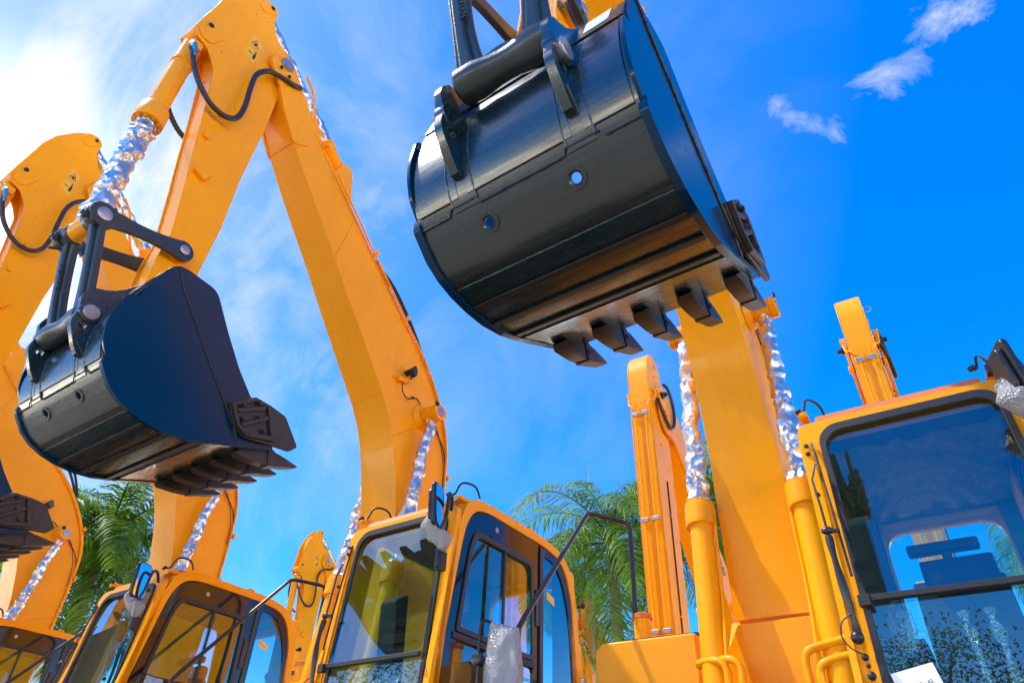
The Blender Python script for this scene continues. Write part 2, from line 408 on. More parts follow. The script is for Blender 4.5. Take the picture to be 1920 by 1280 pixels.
# pin bosses of the boom cylinders, weld lines, lifting clamp
m.cyl((-.4, 1.12, 4.62), (.4, 1.12, 4.62), .082, seg=28)
for s in (-1, 1): m.steps((s*.4, 1.12, 4.62), (s, 0, 0), [(0, .09), (.05, .09), (.055, .085)], 28); m.steps((s*.26, 1.12, 4.62), (-s, 0, 0), [(0, .12), (.05, .15)], 28)
for i in (2, 9): m.cyl((-W[i], F[i][0]-.001, F[i][1]-.001), (W[i], F[i][0]-.001, F[i][1]-.001), .004, seg=6)
for i in (5, 11, 14):
    for s in (-1, 1): m.sweep([(s*(W[i]-.008), *F[i]), (s*(W[i]-.008), *Bk[i])], .0035, 6)
m.box((0, -.41, 7.0), (.12, .16, .16), Matrix.Rotation(R(-40), 3, 'X'))
for s in (-1, 1): m.prism(round_poly([(-.62, 6.72), (-.48, 7.12), (-.36, 7.1), (-.25, 6.5)], .04), s*.055-.012*s, s*.085)
boom = m.build('boom', yellow, ROOT, .005)
m = MB()
for s in (-1, 1):
    m.steps((s*.192, -1.52, 7.52), (s, 0, 0), [(0, .075), (.02, .075), (.022, .06), (.03, .06)], 24)
    m.steps((s*.45, 1.12, 4.62), (s, 0, 0), [(0, .052), (.012, .052), (.013, .012), (.015, .012)], 24)
m.each('pin', steel, boom)
m = MB()
for dy, dz in ((-.05, -.1), (.06, -.12), (.03, -.02)): bolt(m, (.205, -1.52+dy, 7.5+dz))
bolt(m, (.455, 1.05, 4.68), r=.02)
m.each('bolt', black_pl, boom)
# steel pipes along the boom back, both sides
for s in (-1, 1):
    m = MB()
    P = [Vector((s*.15, y+.03, z+.03)) for y, z in Bk[1:]]
    P[0] += Vector((s*.06, .03, .12)); P.insert(0, Vector((s*.2, -1.28, 7.62)))
    m.sweep(smooth_path(P, 4), .016, 8)
    P2 = [Vector((s*.235, y-.02, z-.005)) for y, z in Bk[4:]]
    m.sweep(smooth_path(P2, 4), .012, 8)
    m.each('boom_pipe', yellow, boom)
m = MB()
for i in (3, 6, 8, 11, 13, 15):
    for s in (-1, 1):
        m.box((s*.19, Bk[i][0]+.03, Bk[i][1]+.03), (.11, .035, .05), Matrix.Rotation(R(-40), 3, 'X'))
        bolt(m, (s*.235, Bk[i][0]+.02, Bk[i][1]+.05), (s, 0, 0), .012)
m.each('pipe_clamp', yellow, boom, bevel=.004)
m = MB()
m.sweep(smooth_path([(.12, .1, 6.15), (.13, .5, 5.98), (.14, .9, 5.6), (.14, 1.12, 5.3), (.14, 1.25, 5.05)], 6), .02, 10)
m.sweep(smooth_path([(.06, .12, 6.15), (.07, .55, 6.02), (.07, .98, 5.66), (.07, 1.2, 5.3)], 6), .02, 10)
m.each('hose', rubber, boom)
# work light on the boom side with its wire
m = MB(); m.box((.235, .74, 4.865), (.05, .14, .045), Matrix.Rotation(R(14), 3, 'X')); m.box((.27, .80, 4.90), (.02, .03, .07))
lb = m.build('light_bracket', yellow, boom, .004)
m = MB(); vs = []
for (y0, r) in ((0, .058), (.05, .055), (.1, .03)):
    for a, b_ in ((-1, -1), (1, -1), (1, 1), (-1, 1)): vs.append(Matrix.Rotation(R(-35), 3, 'X') @ Vector((a*r, y0, b_*r*.8))+Vector((.29, .76, 5.0)))
fs = [[0, 3, 2, 1], [8, 9, 10, 11]]
for i in range(2):
    for k in range(4): fs.append([4*i+k, 4*i+(k+1) % 4, 4*i+4+(k+1) % 4, 4*i+4+k])
m.add(vs, fs); m.cyl((.29, .8, 4.93), (.28, .8, 4.89), .012)
wl = m.build('work_light', black_pl, boom, .008)
m = MB(); q = Matrix.Rotation(R(-35), 3, 'X'); m.add([q @ Vector((a*.045, -.002, b_*.036))+Vector((.29, .76, 5.0)) for a, b_ in ((-1, -1), (1, -1), (1, 1), (-1, 1))], [[0, 1, 2, 3]])
m.build('lens', chrome, wl)
m = MB(); m.sweep(smooth_path([(.25, .73, 4.85), (.25, .74, 4.74), (.235, .84, 4.7), (.225, .93, 4.76), (.222, 1.0, 4.78), (.222, 1.08, 4.72), (.222, 1.2, 4.66), (.225, 1.4, 4.5), (.225, 1.5, 4.35), (.235, 1.55, 4.1)], 6), .006, 6)
m.box((.222, .93, 4.765), (.012, .03, .02)); m.sweep(smooth_path([(.222, 1.08, 4.72), (.24, 1.3, 4.6), (.24, 1.46, 4.3), (.24, 1.5, 4.0)], 5), .005, 6)
m.build('wire', rubber, boom)

# --- boom cylinders
for s in (-1, 1):
    foot = Vector((s*.335, .68, 1.55)); top = Vector((s*.335, 1.12, 4.62)); d = (top-foot).normalized()
    m = MB(); m.steps(foot, d, [(0, .074), (1.28, .074), (1.285, .078), (1.29, .097), (1.30, .099), (1.33, .1), (1.43, .1), (1.435, .096), (1.46, .096), (1.465, .06)], 32)
    for k in range(10):
        a = 2*math.pi*k/10; u = d.orthogonal().normalized(); w = d.cross(u); p = foot+d*1.462+(u*math.cos(a)+w*math.sin(a))*.078; bolt(m, p, d, .011, .016)
    m.cyl(foot-Vector((.1, 0, 0)), foot+Vector((.1, 0, 0)), .1, seg=24)
    m.sweep(smooth_path([foot+Vector((-s*.06, -.06, .1)), foot+Vector((-s*.085, -.03, .3)), foot+d*.8+Vector((-s*.086, 0, 0)), foot+d*1.35+Vector((-s*.092, 0, 0))], 5), .011, 8)
    cy = m.build('boom_cylinder', yellow, ROOT, 0)
    m = foil_sleeve(foot+d*1.47, top-d*.09, .064, .05, .42, 3+s)
    m.build('foil_wrap', foil, cy, angle=28)
    m = MB(); m.cyl(top-Vector((.055*1, 0, 0)), top+Vector((.055, 0, 0)), .088, seg=28); m.cyl(top-d*.13, top, .045, seg=16); m.build('rod_eye', yellow, cy, .004)

# --- stick
S = [(-1.72, 4.03), (-1.82, 4.10), (-1.83, 4.5), (-1.81, 4.8), (-1.884, 5.35), (-1.933, 5.67), (-2.015, 6.26), (-2.083, 6.69), (-2.14, 6.79), (-2.22, 6.89), (-2.34, 6.93), (-2.39, 7.02), (-2.38, 7.16), (-2.34, 7.40), (-2.31, 7.65), (-2.24, 7.88), (-2.09, 8.12), (-1.96, 8.25), (-1.86, 8.28), (-1.78, 8.2), (-1.79, 8.05), (-1.7, 7.84), (-1.52, 7.78), (-1.44, 7.66), (-1.42, 7.45), (-1.45, 7.1), (-1.45, 6.5), (-1.48, 5.8), (-1.47, 5.15), (-1.5, 4.6), (-1.58, 4.12), (-1.64, 4.03)]
# main box sits a little lower than the side lugs at the top front
core = [(-1.72, 4.03), (-1.80, 4.12), (-1.81, 4.5), (-1.80, 4.8), (-1.87, 5.35), (-1.92, 5.67), (-2.0, 6.26), (-2.06, 6.69), (-2.1, 6.8), (-2.14, 6.95), (-2.2, 7.3), (-2.24, 7.6), (-2.2, 7.86), (-2.07, 8.07), (-1.9, 8.15), (-1.76, 8.0), (-1.66, 7.8), (-1.5, 7.74), (-1.46, 7.6), (-1.44, 7.4), (-1.465, 7.1), (-1.465, 6.5), (-1.495, 5.8), (-1.485, 5.15), (-1.515, 4.6), (-1.58, 4.14), (-1.64, 4.04)]
m = MB(); m.prism(core, -.112, .112)
for s in (-1, 1): m.prism(S, s*.108, s*.122)
m.cyl((-.15, -1.52, 7.52), (.15, -1.52, 7.52), .16, seg=28)
for s in (-1, 1):
    m.prism(hull_link((-2.27, 7.04), .085, (-2.2, 7.16), .065), s*.122, s*.134)
    m.prism(hull_link((-1.87, 8.19), .07, (-1.93, 8.1), .055), s*.122, s*.132)
    m.steps((s*.12, -1.70, 4.66), (s, 0, 0), [(0, .08), (.03, .08)], 20)
m.cyl((-.17, -1.76, 4.10), (.17, -1.76, 4.10), .09, seg=24)
for (p, q) in (((-1.81, 4.9), (-1.49, 5.0)), ((-2.0, 6.3), (-1.47, 6.6)), ((-2.1, 6.85), (-1.75, 7.5)), ((-2.1, 7.2), (-2.05, 8.0))):
    for s in (-1, 1): m.sweep([(s*.112, *p), (s*.112, *q)], .003, 6)
# small welded blocks and nuts on the flank
for s in (-1, 1):
    m.box((s*.14, -1.80, 5.52), (.05, .11, .11), Matrix.Rotation(R(-25), 3, 'X'))
    for (y, z) in ((-1.90, 5.93), (-1.87, 6.28), (-1.94, 6.3)): m.box((s*.132, y, z), (.035, .045, .065), Matrix.Rotation(R(12), 3, 'X'))
    for (y, z) in ((-2.1, 7.0), (-1.98, 7.9), (-1.85, 7.95), (-1.95, 6.7)): bolt(m, (s*.12, y, z), (s, 0, 0), .009, .01)
stick = m.build('stick', yellow, ROOT, .004)
m = MB()
for s in (-1, 1):
    m.steps((s*.132, -2.285, 7.175), (s, 0, 0), [(0, .026), (.012, .026), (.014, .02)], 16); m.steps((s*.13, -1.865, 8.2), (s, 0, 0), [(0, .022), (.012, .022)], 16)
m.each('bolt', black_pl, stick)
m = MB(); m.add([(.1235, -1.92, 7.62), (.1235, -1.80, 7.55), (.1235, -1.80, 7.21), (.1235, -1.92, 7.26)], [[0, 1, 2, 3]]); dc = m.build('warning_label', decal, stick)
m = MB()
def flatpoly(m, pts, x): m.add([(x, y, z) for y, z in pts], [list(range(len(pts)))])
x = .1245
tri_o = [(-1.86, 7.56), (-1.81, 7.44), (-1.91, 7.46)]; tri_i = [(-1.86, 7.545), (-1.82, 7.448), (-1.902, 7.466)]
for i in range(3): j = (i+1) % 3; m.add([(x, *tri_o[i]), (x, *tri_o[j]), (x, *tri_i[j]), (x, *tri_i[i])], [[0, 1, 2, 3]])
flatpoly(m, [(-1.875, 7.5), (-1.85, 7.51), (-1.84, 7.465), (-1.868, 7.46)], x); flatpoly(m, [(-1.89, 7.49), (-1.85, 7.475), (-1.85, 7.468), (-1.89, 7.48)], x)
flatpoly(m, [(-1.835, 7.36), (-1.81, 7.36), (-1.81, 7.27), (-1.84, 7.27)], x); flatpoly(m, circle(-1.825, 7.378, .012, 8), x)
flatpoly(m, [(-1.895, 7.335), (-1.85, 7.325), (-1.85, 7.315), (-1.895, 7.32)], x); flatpoly(m, [(-1.885, 7.345), (-1.895, 7.33), (-1.88, 7.31)], x)
for zz in (7.425,): flatpoly(m, [(-1.915, zz), (-1.805, zz-.02), (-1.805, zz-.025), (-1.915, zz-.005)], x)
m.build('pictogram', decal_k, dc)

# --- bucket cylinder (between stick lug and link pin)
top = Vector((0, -2.30, 7.06)); low = Vector((0, -2.30, 4.48)); d = (low-top).normalized()
m = MB(); m.steps(top+d*.1, d, [(0, .05), (.05, .075), (.06, .085), (1.02, .085), (1.03, .1), (1.06, .118), (1.2, .12), (1.24, .118), (1.245, .07)], 32)
for k in range(10):
    a = 2*math.pi*k/10; p = top+d*(1.345)+Vector((math.cos(a)*.096, math.sin(a)*.096, 0)); bolt(m, p, d, .012, .018)
m.cyl(top-Vector((.085, 0, 0)), top+Vector((.085, 0, 0)), .09, seg=24)
m.box((.09, -2.3, 6.82), (.08, .09, .09)); m.box((-.09, -2.3, 6.82), (.08, .09, .09)); m.steps((0, -2.3, 6.62), (0, 0, -1), [(0, .085), (.001, .094), (.03, .094), (.031, .085)], 28)
bc = m.build('bucket_cylinder', yellow, ROOT, .0)
m = foil_sleeve(top+d*1.36, low-d*.02, .082, .072, .45, 9); m.build('foil_wrap', foil, bc, angle=28)
m = MB(); m.cyl(top+d*1.32, top+d*1.40, .075, seg=24); m.build('blue_tape', paint('blue_tape', (.1, .25, .6), .4), bc)
# hoses from stick to cylinder
def hose(parent, pts, r=.021, name='hose'):
    P = smooth_path(pts, 14); m = MB(); rad = [r*(1.12 if i % 2 else .93) for i in range(len(P))]
    m.sweep(P, rad, 12); return m.build(name, hose_m, parent, angle=80)
hose(stick, [(.1, -2.32, 6.76), (.15, -2.32, 6.7), (.17, -2.28, 6.55), (.19, -2.18, 6.36), (.2, -2.02, 6.22), (.21, -1.86, 6.2), (.21, -1.76, 6.3), (.215, -1.74, 6.5), (.21, -1.76, 6.75), (.2, -1.76, 7.0), (.2, -1.68, 7.18), (.21, -1.55, 7.26), (.22, -1.4, 7.3), (.2, -1.3, 7.38)], .0235)
hose(stick, [(-.1, -2.32, 6.76), (-.15, -2.32, 6.7), (-.17, -2.3, 6.5), (-.19, -2.2, 6.28), (-.2, -2.02, 6.12), (-.21, -1.86, 6.12), (-.21, -1.76, 6.25), (-.215, -1.74, 6.5), (-.21, -1.76, 6.75), (-.2, -1.76, 7.0), (-.2, -1.68, 7.18), (-.21, -1.55, 7.26), (-.22, -1.4, 7.3), (-.2, -1.3, 7.38)], .0235)
m = MB()
for s in (-1, 1): m.sweep(smooth_path([(s*.1, -2.34, 6.80), (s*.14, -2.33, 6.78), (s*.16, -2.315, 6.7), (s*.17, -2.285, 6.6)], 4), .027, 10); m.box((s*.1, -2.33, 6.82), (.05, .06, .05))
m.each('hose_fitting', chrome, stick, bevel=.004)

# --- arm cylinder on top of the boom, foil wrapped
a0 = Vector((0, -.41, 7.0)); a1 = Vector((0, -1.86, 8.2)); d = (a1-a0).normalized()
m = MB(); m.steps(a0, d, [(0, .07), (.3, .07), (.31, .08), (.42, .08)], 24); m.cyl(a0-Vector((.06, 0, 0)), a0+Vector((.06, 0, 0)), .08)
ac = m.build('arm_cylinder', yellow, ROOT)
foil_sleeve(a0+d*.4, a1-d*.05, .07, .06, .3, 21).build('foil_wrap', foil, ac, angle=28)
m = MB(); m.cyl(a1-Vector((.07, 0, 0)), a1+Vector((.07, 0, 0)), .07); m.build('rod_eye', yellow, ac)

# --- bucket linkage
Q = (-2.295, 4.485); P2 = (-1.70, 4.66); Hg = (-2.095, 3.72)
def link_plate(s):
    a, b_ = Vector(Q), Vector(P2); d = (b_-a).normalized(); nrm = Vector((-d.y, d.x)); L = (b_-a).length; up = []; dn = []
    for i in range(9):
        t = .1+.8*i/8; w = .048+.035*(2*t-1)**2; p = a+d*L*t; up.append(tuple(p+nrm*w)); dn.append(tuple(p-nrm*w))
    an = math.atan2(d.y, d.x); e0 = [(a.x+.098*math.cos(an+R(60)+R(240)*i/12), a.y+.098*math.sin(an+R(60)+R(240)*i/12)) for i in range(13)]
    e1 = [(b_.x+.085*math.cos(an-R(115)+R(230)*i/12), b_.y+.085*math.sin(an-R(115)+R(230)*i/12)) for i in range(13)]
    poly = e0+dn+e1+list(reversed(up)); m = MB()
    def xf(v):
        t = (v.y-Q[0])/(P2[0]-Q[0]); v.x += s*(.235-.045*t); return v
    m.prism(poly, -.02, .02, xf=xf); m.steps((s*.215, *Q), (-s, 0, 0), [(0, .1), (.02, .1)], 24)
    return m
for s in (-1, 1):
    lp = link_plate(s).build('side_link', black_pl if False else cast, ROOT, .006)
    m = MB()
    for (c, r, xx) in ((Q, .052, .262), (P2, .04, .222)): m.steps((s*(xx-.012), *c), (s, 0, 0), [(0, r), (.014, r), (.018, r-.006), (.0181, .008), (.019, .008)], 24)
    m.each('pin_cap', steel, lp)
# H shaped push link
m = MB(); a, b_ = Vector((0, *Q)), Vector((0, *Hg)); d = (b_-a).normalized()
for s in (-1, 1):
    up = a+Vector((s*.172, 0, 0)); lo = b_+Vector((s*.165, 0, 0))
    for off, w, th in ((0, .055, .08), (.0, .115, .034)):
        n_ = 10; vs = []; fs = []
        for i in range(n_+1):
            t = i/n_; c = up.lerp(lo, t); ww = w*(1+.5*(2*t-1)**2); c = c+Vector((-s*.02*math.sin(math.pi*t)*-1, 0, 0))
            f = d.cross(Vector((1, 0, 0))).normalized()
            for sx, sy in ((-1, -1), (1, -1), (1, 1), (-1, 1)): vs.append(c+Vector((sx*ww/2, 0, 0))+f*sy*th/2*(1.2))
        fs = [[0, 1, 2, 3], [4*n_+k for k in (3, 2, 1, 0)]]
        for i in range(n_):
            for k in range(4): fs.append([4*i+k, 4*i+(k+1) % 4, 4*i+4+(k+1) % 4, 4*i+4+k])
        m.add(vs, fs)
    m.steps(a+Vector((s*.215, 0, 0)), (-s, 0, 0), [(0, .085), (.115, .085), (.13, .078)], 24)
hl = m.build('push_link', cast, ROOT, .016, segs=3)
m = MB(); prof = [(-.235, .07), (-.225, .083), (-.14, .085), (-.1, .078), (-.05, .07), (0, .068), (.05, .07), (.1, .078), (.14, .085), (.225, .083), (.235, .07)]
m.steps(b_, (1, 0, 0), [(t, r) for t, r in prof], 28); m.sweep(smooth_path([(-.1, b_.y-.0, b_.z+.05), (0, b_.y-.0, b_.z+.075), (.1, b_.y, b_.z+.05)], 4), [.05]*9, 12)
m.build('cross_tube', cast, hl, .004)
m = MB()
for s in (-1, 1):
    m.steps((s*.2, -2.37, 4.44), (0, -1, 0), [(0, .034), (.03, .034), (.031, .02), (.045, .02)], 6)
    m.cyl((s*.22, -2.3, 4.4), (s*.24, -2.38, 4.36), .012, seg=8)
m.cyl((-.12, *Q), (-.05, *Q), .06, seg=24)
m.each('bolt', cast, hl, bevel=.002)
m = MB(); m.steps((-.09, *Q), (1, 0, 0), [(0, .078), (.18, .078)], 28); m.build('rod_eye', yellow, hl)
f = d.cross(Vector((1, 0, 0))).normalized()
if f.y > 0: f = -f
text_mesh('cast_mark', 'Y6E-42RN', .05, cast, hl, basis(d, f.cross(d), f, (a+Vector((-.15, 0, 0))+d*.34+f*.047)), .004)
text_mesh('cast_mark', '0EC08', .045, cast, hl, basis(d, f.cross(d), f, (a+Vector((.12, 0, 0))+d*.25+f*.047)), .004)

# --- bucket, built around its own pivot
BP = (0, -1.5, 3.7)
shell = [(-1.78, 4.20), (-1.87, 4.13), (-1.95, 3.95), (-2.0, 3.80), (-2.03, 3.66), (-2.035, 3.52), (-2.01, 3.4), (-1.965, 3.3), (-1.9, 3.215), (-1.82, 3.155), (-1.73, 3.12), (-1.62, 3.098), (-1.5, 3.09), (-1.36, 3.105), (-1.2, 3.15), (-.99, 3.225), (-.72, 3.315)]
def fine(pts, k=4): return [(p.x, p.y) for p in smooth_path([Vector((a, b, 0)) for a, b in pts], k)]
SH = fine(shell, 4)
def offset(P, d):
    o = []
    for i in range(len(P)):
        a = Vector(P[max(0, i-1)]); b_ = Vector(P[min(len(P)-1, i+1)]); t = (b_-a).normalized(); o.append((P[i][0]+t.y*d, P[i][1]-t.x*d))
    return o
# normals of the shell point inwards for positive offset
tst = offset(SH, .1)
SG = 1 if tst[20][0] > SH[20][0] else -1
def inw(P, d): return offset(P, d*SG)
def shell_strip(m, P, x0, x1, t_out, t_in):
    A = inw(P, -t_out); B = inw(P, t_in); n = len(P); vs = []
    for a, b_ in zip(A, B): vs += [(x0, *a), (x1, *a), (x1, *b_), (x0, *b_)]
    fs = [[0, 1, 2, 3], [4*(n-1)+k for k in (3, 2, 1, 0)]]
    for i in range(n-1):
        for k in range(4): fs.append([4*i+k, 4*i+(k+1) % 4, 4*i+4+(k+1) % 4, 4*i+4+k])
    m.add(vs, fs)
def cut(P, i0, i1): return P[i0:i1+1]
# drain holes: the shell is built as three bands so two real holes pass through it
m = MB(); N = len(SH)
h0, h1 = 30, 33
shell_strip(m, SH[:h0+1], -.515, .515, 0, .014); shell_strip(m, SH[h1:], -.515, .515, 0, .014)
band = SH[h0:h1+1]
def bandpt(t, inn=0):
    P = inw(band, inn) if inn else band; f_ = t*(len(P)-1); i = min(int(f_), len(P)-2); g = f_-i
    return (P[i][0]*(1-g)+P[i+1][0]*g, P[i][1]*(1-g)+P[i+1][1]*g)
bl = sum((Vector(band[i+1])-Vector(band[i])).length for i in range(len(band)-1))
def band_with_hole(x0, x1, cx, r):
    outer = [(x0, 0), (x1, 0), (x1, bl), (x0, bl)]; hole = [(cx+r*math.cos(2*math.pi*i/20), bl/2+r*math.sin(2*math.pi*i/20)) for i in range(20)]
    def xf(v):
        y, z = bandpt(min(1, max(0, v.y/bl)), v.z); return Vector((v.x, y, z))
    m.prism(outer, 0, .014, [hole], xf=xf, axis='z')
band_with_hole(-.515, 0, -.2, .022); band_with_hole(0, .515, .2, .022)
# thick leading lip
lipP = SH[56:]; shell_strip(m, lipP, -.53, .53, .012, .02)
BK = m.build('bucket', navy, ROOT, 0, loc=BP)
m = MB()
# rings of the drain holes
hc = bandpt(.5); tdir = (Vector(band[-1])-Vector(band[0])).normalized(); nout = Vector((tdir.y, -tdir.x))*(-SG)
for sx in (-.2, .2):
    p = Vector((sx, hc[0]+nout.x*.0, hc[1]+nout.y*.0)); nn = Vector((0, nout.x, nout.y)); u = Vector((1, 0, 0)); w = nn.cross(u); vs = []; fs = []; sg = 24
    for r_, h in ((.046, -.004), (.044, .006), (.03, .006), (.024, .0)):
        for k in range(sg): a_ = 2*math.pi*k/sg; vs.append(p+nn*h+(u*math.cos(a_)+w*math.sin(a_))*r_)
    for i in range(3):
        for k in range(sg): fs.append([i*sg+k, i*sg+(k+1) % sg, (i+1)*sg+(k+1) % sg, (i+1)*sg+k])
    m.add(vs, fs)
m.each('drain_ring', navy, BK)
m = MB()
# reinforcing plate over the upper back, in raised panels with gaps, and a wrap plate below
for (x0, x1, i0, i1, t) in ((-.515, .515, 3, 9, .010), (-.5, -.29, 10, 26, .008), (-.245, .245, 12, 26, .008), (.295, .5, 10, 26, .008), (-.33, -.21, 10, 28, .005), (.21, .33, 10, 28, .005)):
    shell_strip(m, SH[i0:i1+1], x0, x1, t, 0)
m.each('wear_plate', navy, BK, bevel=.003)
m = MB()
for (i, w) in ((44, .016), (49, .016), (54, .016)):
    shell_strip(m, inw(SH, -.004)[i:i+2], -.5, .5, .012, 0)
shell_strip(m, SH[38:40], -.505, .505, .005, 0)
m.each('floor_rib', rubber, BK, bevel=.002)
m = MB()
def bead(m, P3, r=.0045):
    out = []
    for i in range(len(P3)-1):
        a_, b2 = Vector(P3[i]), Vector(P3[i+1]); k = max(1, int((b2-a_).length/.012))
        for j in range(k): out.append(a_.lerp(b2, j/k)+Vector((random.uniform(-1, 1), random.uniform(-1, 1), random.uniform(-1, 1)))*.0012)
    out.append(Vector(P3[-1])); m.sweep(out, [r*random.uniform(.8, 1.2) for _ in out], 6)
def shp(x, i, o=0): p = inw(SH, -o)[i]; return (x, p[0], p[1])
# long stepped weld under the raised panels
seg_ = [(-.515, 28), (-.36, 28), (-.345, 27), (-.22, 27), (-.2, 28), (-.0, 28), (.19, 28), (.2, 27), (.35, 27), (.365, 28), (.515, 28)]
bead(m, [shp(x, i, .006) for x, i in seg_])
for x in (-.33, -.21, .21, .33): bead(m, [shp(x, i, .007) for i in range(11, 28, 2)], .005)
bead(m, [shp(x/10, 40, .004) for x in range(-5, 6)], .004)
m.build('weld_bead', weld, BK)
# side plates, two overlapping steps
up_ = [(-1.80, 4.25), (-1.90, 4.17), (-1.985, 3.95), (-2.03, 3.80), (-2.05, 3.66), (-2.055, 3.52), (-2.03, 3.38), (-1.97, 3.27)]
side_up = round_poly([(-1.76, 4.265), (-1.49, 4.25), (-1.31, 3.99), (-1.14, 3.77), (-.985, 3.61), (-.78, 3.5), (-.7, 3.345), (-.99, 3.24), (-1.2, 3.165), (-1.36, 3.12), (-1.5, 3.105), (-1.62, 3.113), (-1.73, 3.135), (-1.82, 3.17), (-1.9, 3.23), (-1.95, 3.3), (-1.99, 3.37), (-2.04, 3.45), (-2.06, 3.56), (-2.06, 3.66), (-2.025, 3.83), (-1.955, 3.85), (-1.93, 3.98), (-1.87, 4.16), (-1.83, 4.23)], [.05, .06]+[.03]*23, 3)
outer_ = round_poly([(-1.985, 3.375), (-1.99, 3.30), (-1.9, 3.19), (-1.82, 3.135), (-1.73, 3.1), (-1.62, 3.078), (-1.5, 3.07), (-1.36, 3.085), (-1.2, 3.13), (-.99, 3.205), (-.70, 3.31), (-.72, 3.34), (-.99, 3.24), (-1.2, 3.165), (-1.36, 3.12), (-1.5, 3.105), (-1.62, 3.113), (-1.73, 3.135), (-1.82, 3.17), (-1.9, 3.23), (-1.96, 3.31)], .01, 2)
for s in (-1, 1):
    m = MB(); m.prism(side_up, s*.513, s*.531); m.prism(outer_, s*.505, s*.541)
    sp = m.build('side_plate', plate_sky_blue, BK, .003)
    m = MB(); bead(m, [(s*.534, *p) for p in ((-1.80, 4.24), (-1.715, 4.09), (-1.56, 3.92), (-1.34, 3.66), (-1.13, 3.43), (-1.045, 3.34), (-.995, 3.245))], .008)
    seam = m.build('seam', rubber, sp)
    cp = round_poly([(-1.145, 3.47), (-.975, 3.61), (-.80, 3.615), (-.68, 3.60), (-.515, 3.42), (-.575, 3.355), (-.76, 3.325), (-.96, 3.285), (-1.05, 3.325)], .02, 3)
    m = MB(); m.prism(cp, s*.536, s*.556)
    # raised rim and ribs leaving pockets
    rim = [(-1.14, 3.47), (-.975, 3.6), (-.83, 3.6), (-.72, 3.36), (-.96, 3.29), (-1.05, 3.33)]
    inner_ = [(-1.10, 3.462), (-.965, 3.57), (-.86, 3.575), (-.775, 3.385), (-.95, 3.325), (-1.035, 3.355)]
    m.prism(rim, s*.556, s*.584, [inner_])
    m.prism([(-1.03, 3.36), (-1.0, 3.35), (-.82, 3.49), (-.84, 3.52)], s*.556, s*.58); m.prism([(-1.09, 3.45), (-1.065, 3.43), (-.86, 3.555), (-.88, 3.58)], s*.556, s*.578)
    sc_ = m.build('side_cutter', bare, BK, .006)
    m = MB()
    for (y, z) in ((-1.085, 3.49) if False else (-1.05, 3.5), (-.93, 3.575), (-1.02, 3.40), (-.9, 3.47), (-.84, 3.39)):
        m.steps((s*.556, y, z), (s, 0, 0), [(0, .027), (.006, .027), (.0061, .019), (.028, .019)], 6); m.steps((s*.58, y, z), (s, 0, 0), [(0, .012), (.012, .012)], 10)
    m.each('bolt', bare, sc_)
# lugs
lug = round_poly([(-2.185, 3.70), (-2.155, 3.87), (-2.15, 3.95), (-2.10, 4.07), (-2.0, 4.12), (-1.90, 4.14), (-1.80, 4.3), (-1.70, 4.33), (-1.66, 4.2), (-1.80, 4.1), (-1.92, 3.95), (-1.98, 3.7), (-2.02, 3.45), (-2.055, 3.41), (-2.10, 3.44), (-2.185, 3.62)], [.03, .06, .03, .05, .04, .04, .03, .05, .02, .02, .02, .02, .01, .03, .03, .03], 4)
lug = round_poly([(-2.165, 3.66), (-2.145, 3.80), (-2.165, 3.92), (-2.12, 4.02), (-2.04, 4.06), (-1.93, 4.07), (-1.81, 4.22), (-1.70, 4.24), (-1.78, 4.1), (-1.9, 3.95), (-1.98, 3.7), (-2.02, 3.48), (-2.045, 3.405), (-2.07, 3.415)], [.05, .08, .05, .06, .05, .06, .03, .05, .02, .02, .02, .02, .008, .03], 4)
# the hinge sits proud of the shell, so push the lug outline forwards
def lugshift(p):
    y, z = p; k = max(0, min(1, (z-3.42)/.25)); return (y-.0*k, z)
for s in (-1, 1):
    poly = [(-2.06, 3.42), (-2.10, 3.47), (-2.165, 3.58), (-2.175, 3.63), (-2.165, 3.69), (-2.17, 3.75), (-2.185, 3.80), (-2.17, 3.86), (-2.13, 3.91), (-2.08, 3.93), (-2.02, 3.97), (-1.97, 4.02), (-1.91, 4.1), (-1.86, 4.17), (-1.80, 4.19), (-1.74, 4.15), (-1.86, 4.02), (-1.95, 3.85), (-2.0, 3.7), (-2.02, 3.52), (-2.02, 3.42)]
    m = MB(); m.prism(poly, s*.246, s*.286, [circle(-2.10, 3.615, .024, 16)])
    m.steps((s*.24, *Hg), (s, 0, 0), [(0, .075), (.045, .075), (.058, .07)], 28)
    m.prism([(-2.1, 3.5), (-2.02, 3.42), (-1.99, 3.62), (-1.97, 3.75), (-2.02, 3.72)], s*.285, s*.298)
    lg = m.build('hinge_lug', navy, BK, .005)
    m = MB(); m.steps((s*.296, *Hg), (s, 0, 0), [(0, .053), (.014, .053), (.018, .048), (.0181, .006), (.019, .006)], 28); m.each('pin_cap', steel if s > 0 else cast, lg)
    m = MB(); bead(m, [(s*.286, *p) for p in ((-2.03, 3.44), (-2.02, 3.55), (-2.0, 3.7), (-1.95, 3.85))], .006); m.build('weld_bead', weld, lg)
